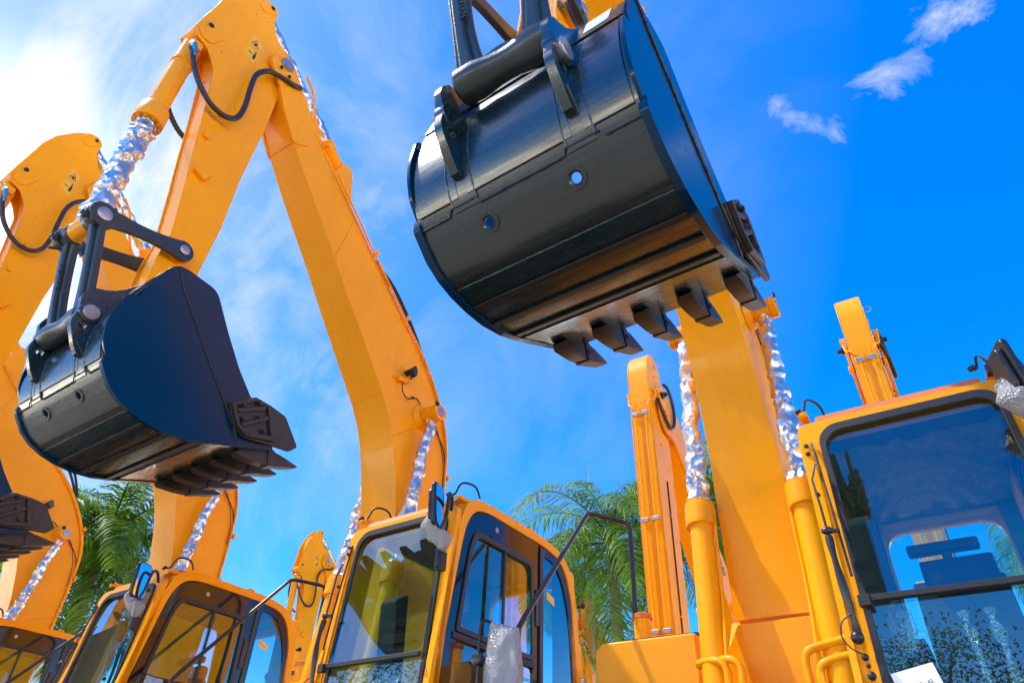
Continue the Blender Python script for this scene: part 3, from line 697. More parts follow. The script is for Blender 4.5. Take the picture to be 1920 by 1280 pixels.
# teeth
dir_ = Vector((.516, .112)).normalized(); nr = Vector((-dir_.y, dir_.x))
for x0 in (-.455, -.2275, 0, .2275, .455):
    m = MB(); base = Vector((-.95, 3.205))
    def tp(u, v): p = base+dir_*u+nr*v; return (p.x, p.y)
    def wedge(m, stn):
        vs = []; n_ = len(stn)
        for (u, w, t0, t1) in stn:
            a_ = tp(u, t0); b2 = tp(u, t1); vs += [(x0-w/2, *a_), (x0+w/2, *a_), (x0+w/2, *b2), (x0-w/2, *b2)]
        fs = [[0, 1, 2, 3], [4*(n_-1)+k for k in (3, 2, 1, 0)]]
        for i in range(n_-1):
            for k in range(4): fs.append([4*i+k, 4*i+(k+1) % 4, 4*i+4+(k+1) % 4, 4*i+4+k])
        m.add(vs, fs)
    wedge(m, [(0, .055, -.004, .0), (.03, .078, -.026, .02), (.16, .08, -.042, .05), (.235, .074, -.046, .07), (.26, .068, -.044, .07)])
    tooth = m.build('tooth_adapter', bare, BK, .006)
    m = MB(); wedge(m, [(.262, .082, -.052, .076), (.30, .084, -.048, .075), (.33, .074, -.042, .06), (.37, .076, -.036, .05), (.43, .074, -.03, .032), (.50, .07, -.018, .008), (.53, .064, -.01, .0)])
    m.steps((x0+.04, *tp(.29, .01)), (1, 0, 0), [(0, .017), (.006, .017), (.0061, .008), (.009, .008)], 12)
    m.build('tooth_tip', bare, tooth, .005)
# maker's label on the bucket top
m = MB(); pA = inw(SH, -.012); i0, i1 = 4, 8
P = pA[i0:i1+1]; vs = []
for p in P: vs += [(.33, *p), (.45, *p)]
m.add(vs, [[2*i, 2*i+1, 2*i+3, 2*i+2] for i in range(len(P)-1)]); m.build('data_plate', label_w, BK)
m = MB(); m.box((.12, -1.68, 4.20), (.22, .05, .012), Matrix.Rotation(R(40), 3, 'X')); m.build('stop_tab', black_pl, BK)

# ------------------------------------------------------------------ cab
CX0, CX1 = .485, 1.51
def wy(z): return .15*(z-2.0) if z > 2.0 else 0.0
m = MB()
# front frame in the tilted windscreen plane with the opening
def fxf(v): return Vector((v.x, wy(v.z)+v.y, v.z))
WX0, WX1, WZ0, WZ1 = .60, 1.435, 1.30, 2.945
m.prism(round_poly([(CX0, 1.2), (CX1, 1.2), (CX1, 3.0), (CX0, 3.0)], [.02, .02, .08, .08]), .0, .05, [rrect(WX0, WZ0, WX1, WZ1, .1)], xf=fxf, axis='y')
# raised channel beside the windscreen
for x in (CX0+.03,): m.prism([(x, 1.25), (x+.03, 1.25), (x+.03, 2.85), (x, 2.85)], -.012, .0, xf=fxf, axis='y')
prof = [(.06, 1.2), (-.06, 1.2), (.03, 2.0), (.15, 2.72), (.19, 2.9), (.25, 3.04), (.33, 3.10), (.5, 3.125), (1.3, 3.125), (1.55, 3.08), (1.68, 2.97), (1.76, 2.75), (1.81, 2.3), (1.83, 1.9), (1.83, 1.2)]
prof_in = [(.2, 1.26), (.085, 1.26), (.10, 2.0), (.215, 2.7), (.25, 2.86), (.30, 2.965), (.38, 3.03), (.52, 3.055), (1.28, 3.055), (1.5, 3.02), (1.61, 2.93), (1.69, 2.73), (1.74, 2.3), (1.76, 1.9), (1.76, 1.26)]
pr = round_poly(prof, [0, 0, .1, .1, .1, .08, .1, .2, .2, .15, .1, .1, .1, .1, .03], 4); pi_ = round_poly(prof_in, [.03, .03, .05, .1, .1, .08, .1, .2, .2, .15, .1, .1, .1, .1, .05], 4)
m.prism(pr, CX1-.045, CX1, [pi_])                                  # door side frame
wl_ = [(.25, 2.1), (.33, 2.85), (1.0, 2.85), (1.0, 1.6), (.25, 1.6)]
m.prism(pr, CX0, CX0+.03, [round_poly([(.25, 1.45), (.40, 2.98), (1.5, 2.98), (1.62, 1.45)], .1)])   # boom side with a window
# roof skin
roof = [p for p in pr if p[1] > 2.6]
ri = sorted([p for p in pr if p[1] > 2.55], key=lambda p: (p[0], p[1]))
vs = []; rp = pr[pr.index(min(pr, key=lambda p: abs(p[1]-2.72)+abs(p[0]-.15)*2)):]
rp = [p for p in rp if p[1] > 2.0]
for p in rp: vs += [(CX0+.005, p[0], p[1]-.002), (CX1-.005, p[0], p[1]-.002), (CX1-.005, p[0]*.97+.03, p[1]-.03), (CX0+.005, p[0]*.97+.03, p[1]-.03)]
rear_cut = len(rp)
# roof only (rear wall separately)
idx = [i for i, p in enumerate(rp) if p[1] > 2.9]; a0_, a1_ = idx[0], idx[-1]
fs = []
for i in range(a0_, a1_):
    fs += [[4*i, 4*i+1, 4*i+5, 4*i+4], [4*i+3, 4*i+7, 4*i+6, 4*i+2]]
m.add(vs, fs)
m.prism(rrect(CX0+.01, 1.2, CX1-.01, 3.02, .08), 1.70, 1.75, [rrect(.67, 1.95, 1.36, 2.88, .12)], axis='y')
cab = m.build('cab', yellow, ROOT, .006, loc=(1.0, .9, 1.2))
# roof visor
m = MB(); m.prism([(.2, 2.975), (.17, 3.0), (.2, 3.055), (.33, 3.13), (.5, 3.15), (.5, 3.12), (.3, 3.07)], .59, 1.40)
m.build('roof_visor', yellow_dk, cab, .006)
m = MB(); m.box((.92, .16, 2.995), (.02, .02, .02)); m.box((.53, .24, 3.09), (.05, .1, .03)); m.box((1.46, .24, 3.07), (.05, .1, .03)); bolt(m, (.535, .17, 3.07), (0, -1, 0), .014); m.box((1.47, 1.1, 3.14), (.05, .06, .02))
m.each('roof_bracket', yellow, cab, bevel=.004)
for xx in (.56, 1.43):
    m = MB(); m.sweep(smooth_path([(xx-.05, .2, 3.11), (xx-.02, .22, 3.12), (xx, .25, 3.2), (xx+.03, .3, 3.22), (xx+.06, .36, 3.2), (xx+.07, .4, 3.13)], 5), .008, 8)
    m.cyl((xx-.06, .18, 3.10), (xx-.03, .18, 3.11), .014); m.build('lamp_wire', rubber, cab)
# windscreen gasket + glass
m = MB(); m.prism(rrect(WX0-.012, WZ0-.01, WX1+.012, WZ1+.012, .11), -.018, .006, [rrect(WX0+.02, WZ0+.03, WX1-.02, WZ1-.036, .09)], xf=fxf, axis='y')
m.box((1.017, wy(2.0)-.005, 1.995), (WX1-WX0, .03, .028), Matrix.Rotation(R(-8), 3, 'X')); m.box((WX0+.01, -.02, 1.985), (.05, .04, .05))
m.build('windscreen_seal', rubber, cab, .006)
m = MB(); m.add([fxf(Vector((x, .012, z))) for x, z in rrect(WX0, 2.0, WX1, WZ1, .1)], [list(range(28))])
ws = m.build('windscreen', glass, cab)
m = MB(); m.add([fxf(Vector((x, .03, z))) for x, z in rrect(WX0, WZ0, WX1, 1.99, .05)], [list(range(28))])
m.build('lower_windscreen', glass, cab)
m = MB(); m.add([(x, 1.712, z) for x, z in rrect(.66, 1.94, 1.37, 2.89, .12)], [list(range(28))]); m.build('rear_window', glass, cab)
m = MB(); m.add([(CX0+.015, y, z) for y, z in round_poly([(.25, 1.45), (.40, 2.98), (1.5, 2.98), (1.62, 1.45)], .1)], [list(range(24))]); m.build('boom_side_window', glass, cab)
# door side: black banding and glass
m = MB()
door_o = round_poly([(.10, 1.26), (.115, 2.0), (.225, 2.7), (.27, 2.9), (.34, 3.0), (.52, 3.05), (1.19, 3.05), (1.21, 1.26)], [.02, .05, .1, .05, .08, .05, .02, .02], 3)
door_i = round_poly([(.23, 2.17), (.31, 2.72), (.37, 2.87), (1.10, 2.87), (1.13, 2.17)], [.03, .2, .06, .09, .03], 4)
door_l = round_poly([(.19, 1.4), (.23, 2.12), (1.13, 2.12), (1.13, 1.4)], .04)
m.prism(door_o, CX1-.03, CX1-.008, [door_i, door_l])
dr = m.build('door', black_gl, cab, .003)
m = MB()
for poly, x in ((door_i, CX1-.022), (door_l, CX1-.022)): m.add([(x, y, z) for y, z in poly], [list(range(len(poly)))])
m.build('door_glass', glass_s, dr)
m = MB()
fr_ = [(.262, 2.2), (.335, 2.71), (.39, 2.84), (1.085, 2.84), (1.10, 2.2)]
m.prism(round_poly([(.225, 2.165), (.303, 2.72), (.362, 2.88), (1.108, 2.88), (1.138, 2.165)], [.03, .2, .06, .09, .03], 4), CX1-.012, CX1+.004, [round_poly(fr_, [.03, .2, .06, .08, .03], 4)])
m.box((CX1-.012, .745, 2.52), (.016, .022, .68)); m.prism([(.2, 2.12), (.2, 2.16), (1.14, 2.16), (1.14, 2.12)], CX1-.02, CX1+.002)
m.box((CX1-.006, 1.17, 2.55), (.02, .05, .26)); m.box((CX1-.004, 1.215, 2.2), (.02, .03, 1.6))
m.build('window_frame', black_pl, dr, .004)
m = MB(); qg = round_poly([(1.225, 1.26), (1.225, 3.05), (1.35, 3.045), (1.5, 3.01), (1.6, 2.92), (1.685, 2.72), (1.735, 2.3), (1.755, 1.9), (1.755, 1.26)], [.01, .02, .1, .1, .1, .1, .1, .1, .03], 4)
m.add([(CX1-.02, y, z) for y, z in qg], [list(range(len(qg)))]); m.build('quarter_window', glass_s, cab)
m = MB(); m.prism(qg, CX1-.016, CX1-.010, [round_poly([(1.27, 1.3), (1.27, 2.98), (1.44, 2.97), (1.55, 2.86), (1.64, 2.66), (1.69, 2.3), (1.71, 1.9), (1.71, 1.3)], [.02, .04, .1, .1, .1, .1, .1, .03], 4)]); m.build('quarter_band', black_gl, cab)
m = MB(); m.steps((CX1-.008, .62, 2.965), (1, 0, 0), [(0, .02), (.006, .02), (.007, .014)], 16); m.build('latch_button', steel, dr)
m = MB(); m.add([(CX1-.017, 1.33, 2.72), (CX1-.017, 1.44, 2.69), (CX1-.017, 1.44, 2.63), (CX1-.017, 1.33, 2.66)], [[0, 1, 2, 3]]); m.build('sticker', decal, cab)
m = MB(); m.cyl((CX1-.01, 1.80, 2.72), (CX1+.035, 1.80, 2.72), .012); m.ball((CX1+.04, 1.80, 2.72), .022, 8); m.build('door_stop', rubber, cab)
# interior
m = MB()
m.prism([(.3, 2.985), (.34, 3.01), (.5, 3.04), (1.5, 3.02), (1.64, 2.97), (1.64, 2.93), (.5, 2.985)], CX0+.04, CX1-.05)
lin = m.build('headlining', inner, cab, .02)
m = MB(); m.box((1.0, .85, 2.95), (.26, .14, .02)); m.build('ceiling_lamp', inner, lin, .006)
vs = []; fs = []
for j in range(31):
    for i in range(31):
        x = .56+.88*i/30; y = .42+1.1*j/30; a_ = math.atan2(y-.85, x-1.0); r_ = math.hypot(y-.85, x-1.0)
        vs.append((x, y, 2.925-.012*math.sin(a_*19+noise.noise(Vector((x*5, y*5, 1)))*3)*min(1, r_*3)+noise.noise(Vector((x*9, y*9, 4)))*.02))
for j in range(30):
    for i in range(30): k = j*31+i; fs.append([k, k+1, k+32, k+31])
m = MB(); m.add(vs, fs); m.build('plastic_cover', film, lin)
m = MB(); m.prism([(1.6, 1.3), (1.6, 2.95), (1.69, 2.95), (1.69, 1.3)], CX0+.031, .66); m.prism([(1.6, 1.3), (1.6, 2.95), (1.69, 2.95), (1.69, 1.3)], 1.37, CX1-.05)
m.prism([(1.55, 1.3), (1.55, 1.94), (1.69, 1.94), (1.69, 1.3)], .66, 1.37)
m.box((1.0, .9, 1.27), (.95, 1.6, .05)); m.box((.60, .75, 1.6), (.16, .8, .5)); m.build('rear_trim', inner, cab, .01)
m = MB(); m.prism(round_poly([(.78, 1.75), (.92, 2.32), (1.06, 2.32), (1.0, 1.75)], .05), .78, 1.22); m.box((1.0, .72, 1.72), (.48, .52, .14)); m.box((1.0, .75, 1.5), (.4, .4, .3))
m.prism(round_poly([(.9, 2.2), (.95, 2.44), (1.05, 2.44), (1.04, 2.2)], .04), .84, 1.20); m.prism(round_poly([(.93, 2.47), (.94, 2.53), (1.02, 2.53), (1.02, 2.47)], .02), .80, 1.16); m.box((.99, .98, 2.45), (.05, .04, .1))
m.box((.73, .7, 1.9), (.09, .42, .06)); m.box((1.27, .7, 1.9), (.09, .42, .06)); st_ = m.build('seat', seatm, cab, .02)
for xx in (.70, 1.30):
    m = MB()
    for k in range(7): m.steps((xx, .42, 1.62+k*.03), (0, 0, 1), [(0, .04), (.012, .05), (.024, .04)], 14)
    m.cyl((xx, .42, 1.83), (xx, .40, 2.0), .012); m.ball((xx, .40, 2.03), .035, 8, (1, 1, 1.3)); js = m.build('control_lever', rubber, cab)
    m = MB(); m.sweep([(xx, .42, 1.85), (xx, .41, 1.95), (xx, .40, 2.03), (xx, .4, 2.1)], [.04, .06, .055, .012], 10); m.build('plastic_cover', film, js, flat=True)
m = MB()
for xx in (.97, 1.07): m.sweep(smooth_path([(xx, .3, 1.35), (xx, .22, 1.6), (xx+.0, .2, 1.85), (xx-.01, .22, 1.95)], 4), [.02+.01*math.sin(i*1.7) for i in range(13)], 8)
m.each('travel_lever', film, cab)
m = MB(); m.prism(round_poly([(.55, 1.9), (.5, 2.55), (.62, 2.62), (.66, 1.9)], .03), .53, .70); m.build('monitor_pod', seatm, cab, .01)
# wiper on the left post
m = MB(); P = [(.545, .02+wy(1.86), 1.84), (.545, -.01+wy(1.9), 1.93), (.535, -.03+wy(2.1), 2.15), (.53, -.035+wy(2.3), 2.3)]
m.sweep(smooth_path([(x, y-.02, z) for x, y, z in P], 5), [.016+.003*math.sin(i) for i in range(16)], 8); m.ball((.545, -.05, 1.83), .028, 8)
m.sweep([(.53, wy(2.3)-.05, 2.3), (.525, wy(2.45)-.05, 2.46), (.515, wy(2.6)-.05, 2.62), (.545, wy(2.7)-.05, 2.71)], .0065, 6); m.ball((.53, wy(2.32)-.055, 2.33), .02, 6, (1.5, 1, 1)); m.box((.555, wy(2.33)-.05, 2.325), (.06, .02, .015))
m.sweep([(.548, wy(2.95)-.03, 2.86), (.57, wy(2.5)-.035, 2.5), (.585, wy(2.1)-.035, 2.1)], .0065, 6)
wp = m.build('wiper', black_pl, cab)
m = MB(); m.sweep(smooth_path([(.545, -.05, 1.93), (.5, -.055, 1.9), (.485, -.06, 1.84), (.51, -.06, 1.79), (.55, -.06, 1.76)], 5), .0035, 6); m.ball((.552, -.03, 1.755), .016, 6); m.ball((.556, -.03, 1.72), .01, 6); m.ball((.56, -.03, 1.68), .018, 6); m.build('washer_hose', rubber, wp)
m = MB()
for z in (2.85, 2.8, 2.55, 1.62): bolt(m, (.52, wy(z)-.012, z), (0, -1, 0), .009)
m.each('bolt', rubber, cab)

# mirror at the door-side front corner (arm, housing, wrapped joint)
MC = Vector((1.50, -.05, 2.9))
m = MB(); m.sweep(smooth_path([(1.47, .12, 2.94), (1.52, .06, 3.0), (1.545, .0, 2.98), (1.55, -.02, 2.82), (1.52, -.04, 2.72), (1.47, -.03, 2.67)], 6), .013, 10)
m.box((1.50, .03, 2.55), (.05, .06, .12)); m.cyl((1.50, .0, 2.50), (1.50, .0, 2.66), .02); m.box((1.44, .02, 2.98), (.05, .05, .05))
ma_ = m.build('mirror_arm', black_pl, ROOT, .004, loc=(1.5, 0, 2.8))
rm = Matrix.Rotation(R(108), 3, 'Z') @ Matrix.Rotation(R(-4), 3, 'X')
m = MB(); m.prism(rrect(-.085, -.155, .085, .155, .035), -.012, .02, xf=lambda v: rm @ v+MC, axis='y'); m.prism(rrect(-.065, -.12, .065, .12, .04), .02, .05, xf=lambda v: rm @ v+MC, axis='y')
mh = m.build('mirror_housing', black_pl, ma_, .012, segs=3)
m = MB(); m.add([rm @ Vector((x, -.0135, z))+MC for x, z in rrect(-.072, -.142, .072, .142, .028)], [list(range(28))]); m.build('mirror_glass', mirror_m, mh)
def wrap_lump(pts, rad, seed, seg=16):
    P = smooth_path(pts, 4); n = len(P); rr = []
    for i in range(n):
        t = i/(n-1)*(len(rad)-1); k = min(int(t), len(rad)-2); rr.append(rad[k]*(1-t+k)+rad[k+1]*(t-k))
    m = MB(); m.sweep(P, rr, seg)
    out = []
    for v in m.v:
        v = Vector(v); out.append(tuple(v+Vector((noise.noise(v*14+Vector((seed, 0, 0))), noise.noise(v*14+Vector((0, seed, 0))), noise.noise(v*14+Vector((0, 0, seed)))))*.035))
    m.v = out; return m
wrap_lump([(1.44, -.05, 2.86), (1.45, -.07, 2.76), (1.50, -.06, 2.70), (1.57, -.04, 2.67), (1.58, -.03, 2.58)], [.02, .045, .05, .05, .045, .01], 3).build('wrapping', wrap, ma_)

# handrail on the far side with a bubble wrapped mirror
m = MB(); rl = [(-1.05, 1.33, 2.2), (-1.05, 1.345, 2.7), (-1.05, 1.35, 3.12), (-1.065, 1.335, 3.17), (-1.1, 1.30, 3.185), (-1.25, 1.12, 3.205), (-1.28, 1.08, 3.195), (-1.295, 1.02, 3.12), (-1.33, .25, 2.22), (-1.335, .19, 2.14), (-1.335, .18, 2.0), (-1.335, .18, 1.3)]
m.sweep(rl, .0175, 12); m.steps((-1.05, 1.34, 2.5), (0, 0, 1), [(0, .022), (.02, .022)], 12); m.steps((-1.05, 1.34, 2.2), (0, 0, 1), [(0, .024), (.26, .024), (.27, .018)], 12)
hr = m.build('handrail', black_gl if False else black_pl, ROOT, 0)
m = MB(); m.sweep([(-1.335, .17, 2.1), (-1.36, .12, 2.115), (-1.44, .0, 2.15), (-1.46, -.02, 2.14), (-1.465, -.03, 2.1), (-1.465, -.03, 1.6)], .009, 8); m.steps((-1.465, -.06, 1.93), (0, 1, 0), [(0, .02), (.005, .032), (.05, .036), (.055, .02)], 14)
m.cyl((-1.34, .17, 2.06), (-1.34, .17, 2.13), .022)
mb_ = m.build('mirror_arm', black_pl, ROOT, 0)
m = MB(); vs = []; n_u, n_v = 12, 14
pc = Vector((-1.33, .03, 1.9))
for k in (-1, 1):
    for j in range(n_v+1):
        for i in range(n_u+1):
            u = i/n_u*2-1; v = j/n_v*2-1; x = u*(.115-.03*max(0, v)); z = v*.22; b2 = (1-u*u)*(1-v*v)
            p = Vector((x, k*(.045*b2**.4), z)); p += Vector((0, noise.noise(Vector((u*2, v*3, k)))*.02, 0)); p = Matrix.Rotation(R(20), 3, 'Z') @ p
            vs.append(pc+p+Vector((.04*v*0, 0, -.02*u)))
fs = []; st = (n_u+1)*(n_v+1)
for k in (0, 1):
    for j in range(n_v):
        for i in range(n_u):
            a_ = k*st+j*(n_u+1)+i; fs.append([a_, a_+1, a_+n_u+2, a_+n_u+1])
m.add(vs, fs); m.build('bubble_wrap', wrap, mb_)

def cnt(o, base): return [c for c in children(o) if c.name.split('.')[0] == base]
GROUP = 'excavators parked in the front row'
def tagx(o, lab, g=GROUP):
    o['label'] = lab; o['category'] = 'excavator'; o['group'] = g
# per machine changes
def cab_shift(o, dx):
    for c in cnt(o, 'cab')+[c for c in cnt(o, 'mirror_arm') if c.location.x > 1]: c.location.x += dx
A = copy_tree(ROOT); A.location = (-.953, 3.48, 0); A.rotation_euler = (0, 0, 0)
tagx(A, 'orange excavator with its large dark bucket raised highest, cab beside the frame edge')
bk = cnt(A, 'bucket')[0]; bk.rotation_euler = (.115, 0, R(-3)); bk.location = (.015, -1.575, 3.63); bk.scale = (1.04, 1, 1)
AP = Vector((0, -1.52, 7.52)); th = -.03
for nm in ('stick', 'bucket_cylinder', 'side_link', 'push_link'):
    for c in cnt(A, nm):
        Rm = Matrix.Rotation(th, 4, 'X'); c.matrix_local = Matrix.Translation(AP) @ Rm @ Matrix.Translation(-AP) @ Matrix.Translation(Vector(c.location))
pl = cnt(A, 'push_link')[0]; Qv = AP+Matrix.Rotation(th, 3, 'X') @ (Vector((0, *Q))-AP)
pl.matrix_local = Matrix.Translation(Qv) @ Matrix.Rotation(.02, 4, 'X') @ Matrix.Translation(-Vector((0, *Q)))
# swing the push link so that it still meets the turned bucket
Cx = copy_tree(ROOT); Cx.location = (-7.62, 3.49, 0); Cx.rotation_euler = (0, 0, R(-2)); tagx(Cx, 'orange excavator whose dark cab stands between the other two front row cabs')
Dx = copy_tree(ROOT); Dx.location = (-11.1, 3.5, 0); Dx.rotation_euler = (0, 0, R(-1.8)); tagx(Dx, 'orange excavator at the far end of the front row, cab in the bottom left corner')
tagx(ROOT, 'orange excavator with navy side-on bucket above the tinted cab in the middle')
cab_shift(ROOT, .09); cab_shift(Cx, .07); cab_shift(Dx, .07)
SK = ('crawler_track', 'bolt', 'weld_bead', 'wire', 'control_lever', 'seat', 'travel_lever', 'monitor_pod', 'drain_ring')
H = copy_tree(ROOT, skip=()); H.location = (-14.45, 14.5, 0); H.rotation_euler = (0, 0, R(-2.4)); tagx(H, 'distant orange excavator, boom elbow showing beside the second cab', 'excavators parked in the back row')
G = copy_tree(ROOT, skip=()); G.location = (-10.5, 23.2, 0); G.rotation_euler = (0, 0, R(-2.4)); tagx(G, 'distant orange excavator, boom elbow showing in front of the palm', 'excavators parked in the back row')

# ------------------------------------------------------------------ the other kind of excavator behind: boom falling back, stick hanging with pipes on its face
def rear_machine(loc, rz, label):
    root = empty('excavator', loc, rz, label, 'excavator', 'excavators parked in the back row')
    # local: stick centre x=0, y=0
    tail = [(-.17, 1.6), (-.16, 6.35), (-.17, 6.6), (-.12, 6.82), (-.02, 6.95), (.1, 7.0), (.24, 6.95), (.33, 6.8), (.36, 6.4), (.42, 5.9), (.34, 3.5), (.2, 1.6)]
    m = MB(); m.prism(tail, -.135, .135); m.prism(round_poly([(p[0], p[1]) for p in tail], .02, 2), -.15, -.135); m.prism(round_poly(tail, .02, 2), .135, .15)
    stk = m.build('stick', yellow, root, .006)
    m = MB()
    for s, xx in ((-1, -.07), (1, .07)):
        P = [(xx, -.19, 1.7), (xx, -.2, 3.0), (xx, -.2, 5.9), (xx*1.2, -.2, 5.98), (xx*2.1, -.18, 6.08), (xx*2.7, -.1, 6.14), (xx*2.9, -.05, 6.3)]
        m.sweep(smooth_path(P, 4), .013, 8)
        m.box((xx*2.9, -.04, 6.32), (.04, .06, .07))
    m.each('pipe', yellow, stk)
    m = MB()
    for z in (5.9, 4.4, 3.1):
        for xx in (-.07, .07): m.box((xx, -.2, z), (.09, .04, .05))
    m.each('pipe_clamp', chrome, stk, bevel=.005)
    m = MB()
    for xx in (-.07, .07): m.cyl((xx, -.215, 2.35), (xx, -.205, 2.85), .018)
    m.each('hose', rubber, stk)
    m = MB(); m.cyl((.155, .02, 2.6), (.155, .12, 5.0), .012); m.build('grease_line', black_pl, stk)
    m = MB(); m.sweep([(.15+.045*math.cos(t*.63)-.045*-1, .12, 6.82+.045*math.sin(t*.63)) for t in range(11)], .005, 6); m.build('wire_loop', steel, stk)
    m = MB()
    for z in (6.6, 6.2, 5.5, 4.5, 3.3): bolt(m, (.15, .05, z), (1, 0, 0), .014, .02)
    m.each('bolt', yellow, stk)
    # boom with fork plates
    m = MB(); A_ = [(.5, 5.8), (.85, 5.33), (1.25, 4.83), (1.55, 4.45), (1.8, 4.15), (2.03, 3.83), (2.2, 3.5), (2.26, 3.0), (2.26, 2.1)]; B_ = [(.85, 6.1), (1.25, 5.6), (1.6, 5.15), (1.87, 4.83), (2.13, 4.55), (2.38, 4.24), (2.56, 3.8), (2.68, 3.1), (2.7, 2.1)]
    strip_mesh(m, A_, B_, [.165, .17, .175, .18, .19, .19, .19, .2, .2])
    fk = round_poly([(.02, 6.28), (.12, 6.5), (.3, 6.52), (.75, 6.25), (1.15, 5.75), (.9, 5.35), (.5, 5.75), (.2, 5.75), (.05, 5.95)], .06, 3)
    for s in (-1, 1): m.prism(fk, s*.17, s*.205)
    m.cyl((-.2, .15, 6.3), (.2, .15, 6.3), .08); m.cyl((-.23, .2, 6.05), (.25, .2, 6.05), .05)
    bo = m.build('boom', yellow, root, .006)
    m = MB()
    for s in (-1, 1): m.steps((s*.2, .15, 6.32), (s, 0, 0), [(0, .05), (.04, .05), (.05, .03), (.09, .03)], 16)
    m.each('pin', black_pl, bo)
    hose(bo, [(.2, .0, 6.2), (.23, .05, 6.0), (.24, .25, 5.85), (.24, .45, 6.0), (.24, .5, 6.3), (.23, .4, 6.55), (.2, .3, 6.6)], .022)
    u = Vector((0, .66, -.75)).normalized()
    nn = Vector((1, 0, 0)); vv = nn.cross(u)
    text_mesh('lettering', 'HYUNDAI', .17, ink, bo, basis(u, vv, nn, (.197, 1.74, 4.63)), .002)
    # body
    m = MB(); m.box((0, 3.8, 1.5), (2.4, 3.4, .9)); m.prism(round_poly([(-1.2, 4.8), (1.2, 4.8), (1.2, 5.8), (-1.2, 5.8)], .3), 1.0, 2.1, axis='z'); m.build('upper_deck', yellow, root, .04)
    m = MB(); m.prism(round_poly([(2.0, 1.2), (2.1, 2.6), (2.4, 3.0), (3.6, 3.0), (3.8, 1.2)], .15), .35, 1.3); cb = m.build('cab', yellow, root, .03)
    m = MB(); m.prism(round_poly([(2.3, 1.9), (2.35, 2.6), (2.5, 2.85), (3.5, 2.85), (3.6, 1.9)], .1), 1.3, 1.31); m.prism(rrect(.42, 1.5, 1.22, 2.75, .08), 1.97, 1.99, axis='y'); m.build('window', black_gl, cb)
    m = MB()
    for sx in (-1, 1): m.prism(hull_link((1.9, .44), .42, (5.6, .44), .42), sx*1.0-.25, sx*1.0+.25)
    m.each('crawler_track', shoe, root, bevel=.02)
    # boom cylinders
    for s in (-1, 1):
        m = MB(); m.cyl((s*.28, 1.75, 1.7), (s*.28, 1.9, 3.0), .08); m.cyl((s*.28, 1.9, 3.0), (s*.28, 2.2, 3.95), .045); m.cyl((s*.19, 2.2, 3.95), (s*.33, 2.2, 3.95), .07); m.build('boom_cylinder', yellow, root)
    # bucket hanging low
    m = MB(); prof_ = [(-.2, 1.6), (-.75, 1.45), (-1.0, 1.0), (-.85, .6), (-.35, .4), (.2, .5), (.2, .56), (-.33, .47), (-.78, .66), (-.92, 1.0), (-.7, 1.38), (-.2, 1.52)]
    m.prism(prof_, -.45, .45)
    for s in (-1, 1): m.prism(prof_[:6]+[(.1, 1.2)], s*.45, s*.47)
    m.prism([(-.3, 1.5), (.1, 1.9), (.25, 1.7), (0, 1.4)], -.16, .16); bkt = m.build('bucket', navy, root, .01)
    m = MB()
    for xx in (-.38, -.19, 0, .19, .38): m.prism([(.15, .48), (.18, .58), (.45, .56)], xx-.035, xx+.035)
    m.each('tooth', bare, bkt)
    return root
rear_machine((-2.85, 7.75, 0), 0, 'orange excavator behind the first row, stick upright beside the foil wrapped cylinder')
rear_machine((-.03, 7.9, 0), 0, 'orange excavator behind the nearest cab, only its stick top above the roof')

# ------------------------------------------------------------------ paper sheet in the nearest windscreen
m = MB(); M_ = Matrix.Rotation(R(-11), 3, 'Y')
c0 = Vector((-.953+.735, 3.48+.0, 1.585))
def pxf(x, z): v = M_ @ Vector((x, 0, z)); return c0+Vector((v.x, -.015+wy(c0.z+v.z)+.03-.02, v.z))
m.add([pxf(x, z) for x, z in ((-.085, -.12), (.085, -.12), (.085, .12), (-.085, .12))], [[0, 1, 2, 3]])
paper = m.build('paper_sheet', white); paper['label'] = 'white paper sheet stuck low on the nearest windscreen'; paper['category'] = 'paper'
def tx(body, size, x, z):
    ex = M_ @ Vector((1, 0, 0)); ez = M_ @ Vector((0, 0, 1)); n_ = Vector((0, -1, 0)); p = pxf(x, z)+Vector((0, -.002, 0))
    text_mesh('printing', body, size, decal_k, paper, basis(ex, ez, n_, p), .0)
tx('CA : 42', .022, .02, .055); tx('56', .022, .05, .025); tx('R 140', .022, .0, -.01)

